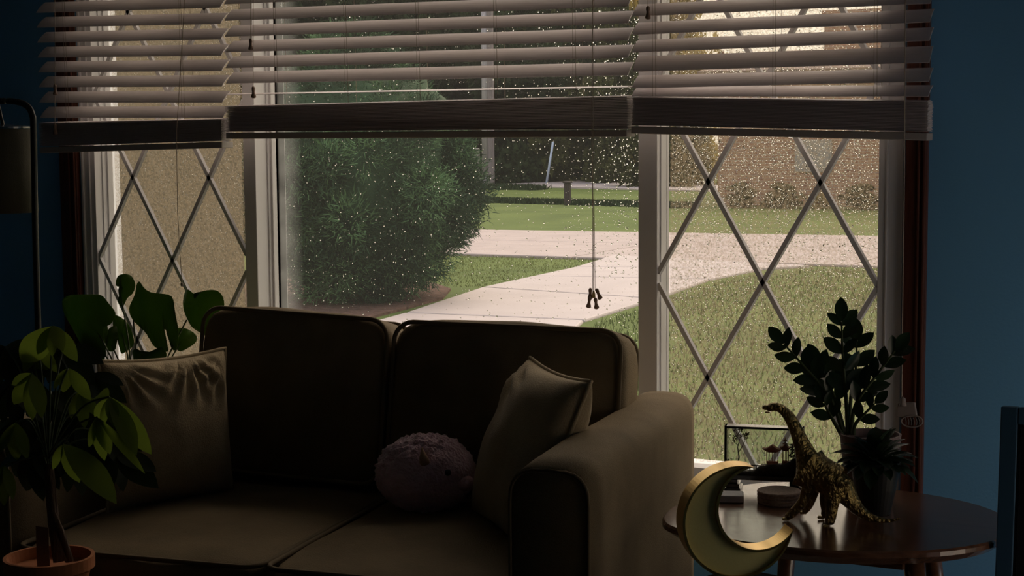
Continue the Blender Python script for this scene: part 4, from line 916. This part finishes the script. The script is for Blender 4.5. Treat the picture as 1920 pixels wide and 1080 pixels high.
# road: two lanes with an open joint, cut into slabs
fx = lambda u, a, b_: (a[0]+(b_[0]-a[0])*u, a[1]+(b_[1]-a[1])*u)
rf0, rf1 = (-26.0, 22.6), (8.0, 26.2); rm0, rm1 = (-26.0, 20.2), (8.0, 22.6); rn0, rn1 = (-26.0, 18.0), (8.0, 18.6)
n_s = 8
for (a0, a1, b0, b1) in ((rn0, rn1, rm0, rm1), (rm0, rm1, rf0, rf1)):
    for i in range(n_s):
        u0, u1 = i/n_s+0.0006, (i+1)/n_s-0.0006
        A_, B_, C_, D_ = fx(u0, a0, a1), fx(u1, a0, a1), fx(u1, b0, b1), fx(u0, b0, b1)
        k = 0.02 if a0 is rm0 else -0.02
        slab([(A_[0], A_[1]+max(k, 0)), (B_[0], B_[1]+max(k, 0)), (C_[0], C_[1]+min(k, 0)), (D_[0], D_[1]+min(k, 0))], road, M['road'])
# driveway: slabs between control joints, widening to the road
Lp = [GP(1150, 482), GP(1078, 505), GP(1000, 522), GP(905, 543), GP(760, 592), (-7.0, 8.2), (-5.8, 6.2), (-5.6, 3.0)]
Rp = [GP(1520, 502), GP(1432, 507), GP(1330, 528), GP(1225, 565), GP(1095, 606), (-4.6, 8.4), (-3.9, 6.2), (-3.6, 3.0)]
for i in range(7):
    e1, e2 = (0.012, 0.012)
    f1, f2 = lambda a, b_, t_: (a[0]+(b_[0]-a[0])*t_, a[1]+(b_[1]-a[1])*t_), None
    poly = [f1(Lp[i], Lp[i+1], e1), f1(Rp[i], Rp[i+1], e1), f1(Rp[i], Rp[i+1], 1-e2), f1(Lp[i], Lp[i+1], 1-e2)]
    slab(poly, drive, M['conc'], z1=0.037)
far = setting('far_driveway', label='pale strip of driveway in front of the brick house')
MB().prism([(-26.5, 47.6), (-16.2, 44.4), (-14.8, 48.6), (-25.0, 53.5)], GZ-0.05, GZ+0.05).build('slab', M['conc'], far)
mul = MB().prism([tuple(p_) for p_ in (GP(690, 600), GP(830, 562), GP(845, 545), GP(800, 530), (-12.4, 14.2), (-12.6, 10.5), (-9.0, 8.6))], GZ-0.03, GZ+0.03).build('mulch_bed', M['mulch']); tag(mul, kind='structure')
# two shadow bands built as strips of dark grass and blades over the near lawn
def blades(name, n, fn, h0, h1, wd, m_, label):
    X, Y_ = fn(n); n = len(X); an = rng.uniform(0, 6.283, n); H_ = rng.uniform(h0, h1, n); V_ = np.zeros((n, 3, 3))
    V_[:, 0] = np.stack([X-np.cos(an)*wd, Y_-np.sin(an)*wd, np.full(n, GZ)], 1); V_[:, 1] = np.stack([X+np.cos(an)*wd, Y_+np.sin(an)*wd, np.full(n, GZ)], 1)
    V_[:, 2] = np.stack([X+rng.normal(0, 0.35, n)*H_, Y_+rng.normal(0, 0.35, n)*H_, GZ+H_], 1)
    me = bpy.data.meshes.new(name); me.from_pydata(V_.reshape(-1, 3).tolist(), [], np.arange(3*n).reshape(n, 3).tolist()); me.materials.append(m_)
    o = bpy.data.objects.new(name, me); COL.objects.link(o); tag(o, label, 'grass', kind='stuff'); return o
def shadow_band(x0, y0, x1, y1, hw):
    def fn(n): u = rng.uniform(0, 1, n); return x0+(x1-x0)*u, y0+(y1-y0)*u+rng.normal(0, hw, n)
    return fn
blades('shadow_grass', 16000, shadow_band(-27, 37.2, -13.2, 34.45, 0.22), 0.06, 0.17, 0.03, M['tall'], 'shadow band built of dark grass across the far lawn beside the dark post')
blades('shadow_grass', 12000, shadow_band(-38, 47.6, -22.5, 44.6, 0.25), 0.10, 0.24, 0.03, M['tall'], 'shadow band built of dark grass in front of the far driveway')
def near(n):
    X = rng.uniform(-7.5, 3.0, n); Y_ = 2.5+15.5*rng.uniform(0, 1, n)**1.3
    # keep off the paving: right of the driveway's right edge
    ex = np.interp(Y_, [3.0, 6.2, 8.4, 10.8, 12.6, 14.7, 16.8, 18.0], [-3.5, -3.8, -4.5, Rp[4][0]+.1, Rp[3][0]+.1, Rp[2][0]+.1, Rp[1][0]+.1, Rp[0][0]+.1]); k = X > ex+0.05
    return X[k], Y_[k]
blades('grass_blades', 60000, near, 0.025, 0.075, 0.006, M['blade'], 'short mown grass of the near lawn right of the driveway')
def near2(n):
    X = rng.uniform(-14, -7, n); Y_ = rng.uniform(12, 18.4, n)
    ex = np.interp(Y_, [p_[1] for p_ in Lp[::-1]], [p_[0] for p_ in Lp[::-1]]); k = (X < ex-0.1) & (np.hypot(X+8.68, Y_-11.85) > 1.9)
    return X[k], Y_[k]
blades('grass_blades', 16000, near2, 0.015, 0.035, 0.006, M['blade2'], 'short mown grass between the shrub, driveway and road')
# foliage builders
def spray_mesh(name, n, fn, L0, L1, wd, m_, per=5):
    vs = []; fs = []
    for _ in range(n):
        p_, nr = fn()
        for k in range(per):
            d = (nr+Vector((random.gauss(0, .55), random.gauss(0, .55), random.gauss(0.15, .5)))).normalized(); L_ = random.uniform(L0, L1)
            s_ = d.cross(Vector((random.gauss(0, 1), random.gauss(0, 1), random.gauss(0, 1)))).normalized()*wd
            b_ = p_+Vector((random.gauss(0, .05), random.gauss(0, .05), random.gauss(0, .05)))
            i = len(vs); vs += [b_-s_, b_+s_, b_+d*L_]; fs.append((i, i+1, i+2))
    me = bpy.data.meshes.new(name); me.from_pydata([tuple(v) for v in vs], [], fs); me.materials.append(m_); return me
# big juniper: lumpy body of needle sprays
bush_c = Vector((-8.68, 11.85, GZ))
bu = thing('juniper_shrub', bush_c, 'large dense dark green juniper shrub outside the middle window, left of the driveway', 'shrub')
lumps = []
BP = ((0, 0.35), (0.08, 0.52), (0.15, 0.68), (0.28, 0.90), (0.40, 0.97), (0.52, 0.90), (0.66, 0.68), (0.85, 0.36), (1.0, 0.06))
for i in range(230):
    a = random.uniform(0, 6.283); zf = random.uniform(0.02, 0.97); rr = 1.42*float(np.interp(zf, [b_[0] for b_ in BP], [b_[1] for b_ in BP]))
    lumps.append((bush_c+Vector((math.cos(a)*rr*random.uniform(0.78, 0.98), math.sin(a)*rr*random.uniform(0.78, 0.98), 0.08+zf*2.9)), random.uniform(0.16, 0.32)))
def bush_pt(lo=0.0, hi=0.7):
    c_, r_ = lumps[int(random.uniform(lo, hi)*len(lumps)*0.999)]; nr = Vector((random.gauss(0, 1), random.gauss(0, 1), random.gauss(0.25, 1))).normalized(); return c_+nr*r_*random.uniform(0.75, 1.0), nr
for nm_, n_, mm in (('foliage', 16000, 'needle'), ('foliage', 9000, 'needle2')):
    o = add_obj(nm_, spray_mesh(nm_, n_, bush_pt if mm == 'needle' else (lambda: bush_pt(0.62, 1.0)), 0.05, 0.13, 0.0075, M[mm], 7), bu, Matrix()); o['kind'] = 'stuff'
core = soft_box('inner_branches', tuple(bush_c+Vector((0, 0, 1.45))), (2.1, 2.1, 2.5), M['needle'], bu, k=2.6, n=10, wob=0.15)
MB().tube([bush_c, bush_c+Vector((0.05, 0, 1.2))], [0.10, 0.07], 8).build('trunk', M['bark'], bu)
# leafy trees: three crown meshes shared by the copies
def crown_mesh(name, m_, rx, rz, n=2600, leaf=0.22, holes=0.0):
    lp = [(Vector((random.gauss(0, .42)*rx, random.gauss(0, .42)*rx, random.uniform(0.03, 1)**1.3*rz)), random.uniform(0.24, 0.42)*rx) for _ in range(34)]
    def fn():
        c_, r_ = random.choice(lp); nr = Vector((random.gauss(0, 1), random.gauss(0, 1), random.gauss(0, 1))).normalized(); return c_+nr*r_*random.uniform(0.5, 1.0), nr
    return spray_mesh(name, n, fn, leaf*0.7, leaf*1.4, leaf*0.5, m_, 4)
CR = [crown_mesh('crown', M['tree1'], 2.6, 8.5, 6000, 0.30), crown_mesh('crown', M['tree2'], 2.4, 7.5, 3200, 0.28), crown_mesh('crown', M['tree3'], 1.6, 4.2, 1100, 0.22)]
TK = MB().tube([(0, 0, 0), (0.05, 0, 2.5), (0, 0.05, 5)], [0.18, 0.13, 0.05], 8).mesh('trunk', M['bark'], True)
def tree(px, Y, kind, s_, label, grp='trees beyond the road', sx=1.0):
    p_ = at_y(px, 300, Y); p_.z = GZ
    t_ = local_thing('leafy_tree', p_, label, 'tree', grp, rot=Matrix.Rotation(random.uniform(0, 6.28), 4, 'Z') @ Matrix.Diagonal((s_*sx, s_*sx, s_, 1)))
    c_ = bpy.data.objects.new('crown', CR[kind]); COL.objects.link(c_); c_.parent = t_; c_['kind'] = 'stuff'
    k_ = bpy.data.objects.new('trunk', TK); COL.objects.link(k_); k_.parent = t_
hedge_lab = 'dark dense tree behind the juniper shrub, hidden up to its top'
HL = {800: 'dark tree just left of the utility pole, above the juniper shrub', 880: 'dark dense tree directly behind the utility pole', 960: 'dark dense tree between the utility pole and the leaning marker rod', 1030: 'dark dense tree directly behind the leaning marker rod', 1095: 'dark tree behind the long hanging blind cord, right of the marker rod', 1150: 'dark tree at the end of its row, next to the right mullion'}
for i, px in enumerate((430, 520, 620, 715, 800, 880, 960, 1030, 1095, 1150)):
    tree(px, 51.5+1.6*(i % 3), 0 if i < 7 else (i % 2), 1.0+0.08*(i % 3), HL.get(px, hedge_lab), 'dark trees in the row behind the utility pole', 0.8 if i < 8 else 0.5)
tree(475, 60, 0, 1.6, 'tall dark tree above the left edge of the juniper shrub', 'tall dark trees behind the juniper shrub', 0.6); tree(690, 62, 0, 1.7, 'tall dark tree rising straight above the juniper shrub', 'tall dark trees behind the juniper shrub', 0.6); tree(900, 63, 0, 1.6, 'tall dark tree rising far behind the utility pole', 'tall dark trees behind the juniper shrub', 0.6)
tree(1060, 62, 0, 1.5, 'tall dark tree filling the sky at the right of the middle window', None, 0.6) ; tree(1165, 60, 1, 1.5, 'tall olive tree close behind the right mullion', None, 0.5)
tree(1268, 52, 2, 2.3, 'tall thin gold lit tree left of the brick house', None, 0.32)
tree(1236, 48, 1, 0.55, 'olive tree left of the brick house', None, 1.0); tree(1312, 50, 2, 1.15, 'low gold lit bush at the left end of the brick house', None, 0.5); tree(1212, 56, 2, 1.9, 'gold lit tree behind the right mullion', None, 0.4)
# brick house
HY = 36.0
hl = at_y(1346, 385, HY); eave = at_y(1450, 132, HY).z; ridge = at_y(1450, 108, HY+3).z
ho = thing('brick_house', (hl.x+9, HY+4, GZ), 'single storey brick house with a broad chimney across the road, in the right window', 'house')
MB().box((hl.x, HY, GZ), (hl.x+22, HY+9, eave)).build('wall', M['brick'], ho)
rm = MB(); x0, x1 = hl.x-0.4, hl.x+22.4
rm.add([(x0, HY-0.5, eave), (x1, HY-0.5, eave), (x1, HY+4.5, ridge+0.25), (x0, HY+4.5, ridge+0.25), (x0, HY+9.5, eave), (x1, HY+9.5, eave), (x0, HY-0.5, eave-0.15), (x1, HY-0.5, eave-0.15), (x0, HY+9.5, eave-0.15), (x1, HY+9.5, eave-0.15)],
       [(0, 1, 2, 3), (3, 2, 5, 4), (6, 7, 1, 0), (8, 4, 5, 9), (0, 3, 4, 8, 6), (1, 7, 9, 5, 2), (6, 8, 9, 7)])
rm.build('roof', M['roof'], ho)
ca, cb = at_y(1546, 20, HY+2), at_y(1662, 20, HY+2)
MB().box((ca.x, HY+2, eave-0.3), (cb.x, HY+3.4, ca.z)).box((ca.x-0.06, HY+1.94, ca.z-0.12), (cb.x+0.06, HY+3.46, ca.z)).build('chimney', M['brick'], ho)
v0 = at_y(1353, 96, HY+4); MB().tube([(v0.x, HY+4, ridge-0.2), (v0.x, HY+4, v0.z)], 0.07, 10).build('vent_pipe', M['redwood'], ho)
wa, wb = at_y(1492, 262, HY), at_y(1560, 322, HY)
wf = MB().box((wa.x, HY-0.06, wb.z), (wb.x, HY+0.02, wa.z)).build('window', M['metalg'], ho)
for u in (0, 1):
    xa = wa.x+0.08+(wb.x-wa.x-0.08)/2*u; o = MB().box((xa, HY-0.07, wb.z+0.08), (xa+(wb.x-wa.x)/2-0.10, HY-0.055, wa.z-0.08)).build('pane', M['metalg'], None); o.parent = wf; o.matrix_parent_inverse = PINV[ho.name] if False else Matrix()
# shrubs along the house foot
for i, px in enumerate((1390, 1465, 1540, 1615)):
    p_ = at_y(px, 380, HY-1.2); p_.z = GZ
    t_ = local_thing('foundation_shrub', p_, ['leftmost low shrub at the foot of the brick house', 'second low shrub from the left along the brick house', 'third low shrub from the left, below the window of the brick house', 'rightmost low shrub at the foot of the brick house'][i], 'shrub', 'low shrubs along the brick house', rot=Matrix.Rotation(i*1.3, 4, 'Z') @ Matrix.Scale(0.2, 4) )
    c_ = bpy.data.objects.new('foliage', CR[1 if i % 2 else 2] if i == 2 else CR[1]); COL.objects.link(c_); c_.parent = t_; c_['kind'] = 'stuff'; c_.scale = (0.9, 0.9, 0.42)
# tan wing of this house, seen through the left window
wg = thing('house_wing', (-3.0, 0.95, GZ), 'tan stucco wing of the house filling the left window', 'house')
MB().box((-4.2, 0.17, GZ), (-2.62, 1.64, 3.0)).build('wall', M['stucco'], wg)
MB().box((-4.4, 0.17, 3.0), (-2.42, 1.84, 3.1)).build('eave', M['white'], wg)
# utility pole, meter post, leaning marker, dark post
pp = at_y(917, 350, 47.0)
up = thing('utility_pole', (pp.x, 47.0, GZ), 'tall weathered grey utility pole beyond the road, right of the shrub', 'pole')
MB().lathe((pp.x-0.10, 47.0, GZ), [(0.16, 0), (0.13, 9.5)], 16).build('shaft', M['pole'], up, smooth=True)
MB().box((pp.x+0.02, 46.86, GZ), (pp.x+0.22, 47.04, GZ+9.0)).build('pole_dark_strip', M['poleb'], up, bevel=0.03)
MB().box((pp.x-0.26, 46.78, GZ), (pp.x+0.02, 46.95, GZ+0.35)).build('guard', M['pole'], up, bevel=0.03)
mpst = at_y(889, 350, 44.0)
mb_ = thing('meter_post', (mpst.x, 44.0, GZ), 'grey metal meter post with a pale cap, half hidden by the shrub', 'post')
MB().box((mpst.x-0.15, 43.9, GZ), (mpst.x+0.15, 44.15, at_y(889, 278, 44).z)).build('cabinet', M['metalg'], mb_, bevel=0.02)
MB().box((mpst.x-0.17, 43.86, at_y(889, 287, 44).z), (mpst.x-0.03, 43.9, at_y(889, 279, 44).z)).build('plate', M['white'], mb_)
MB().box((mpst.x-0.42, 43.95, at_y(889, 279, 44).z), (mpst.x-0.1, 44.1, at_y(889, 271, 44).z)).build('hood', M['metalg'], mb_)
ga, gb = at_y(1024, 346, 50.0), at_y(1037, 266, 50.0)
gm = thing('marker_rod', (ga.x, 50.0, GZ), 'thin pale blue leaning marker rod in front of the dark trees', 'marker')
ga.z = GZ-0.05
MB().tube([ga, gb], 0.045, 8).build('rod', M['guy'], gm, smooth=True)
da, db = at_y(1065, 382, 34.7), at_y(1064, 343, 34.7)
dpst = thing('wooden_post', (da.x, 34.7, GZ), 'short dark wooden post standing on the far lawn', 'post')
MB().box((da.x-0.075, 34.6, GZ-0.05), (da.x+0.075, 34.75, db.z)).build('shaft', M['postd'], dpst, bevel=0.02)
MB().box((da.x-0.10, 34.57, db.z), (da.x+0.10, 34.78, db.z+0.05)).build('cap', M['postd'], dpst, bevel=0.01)
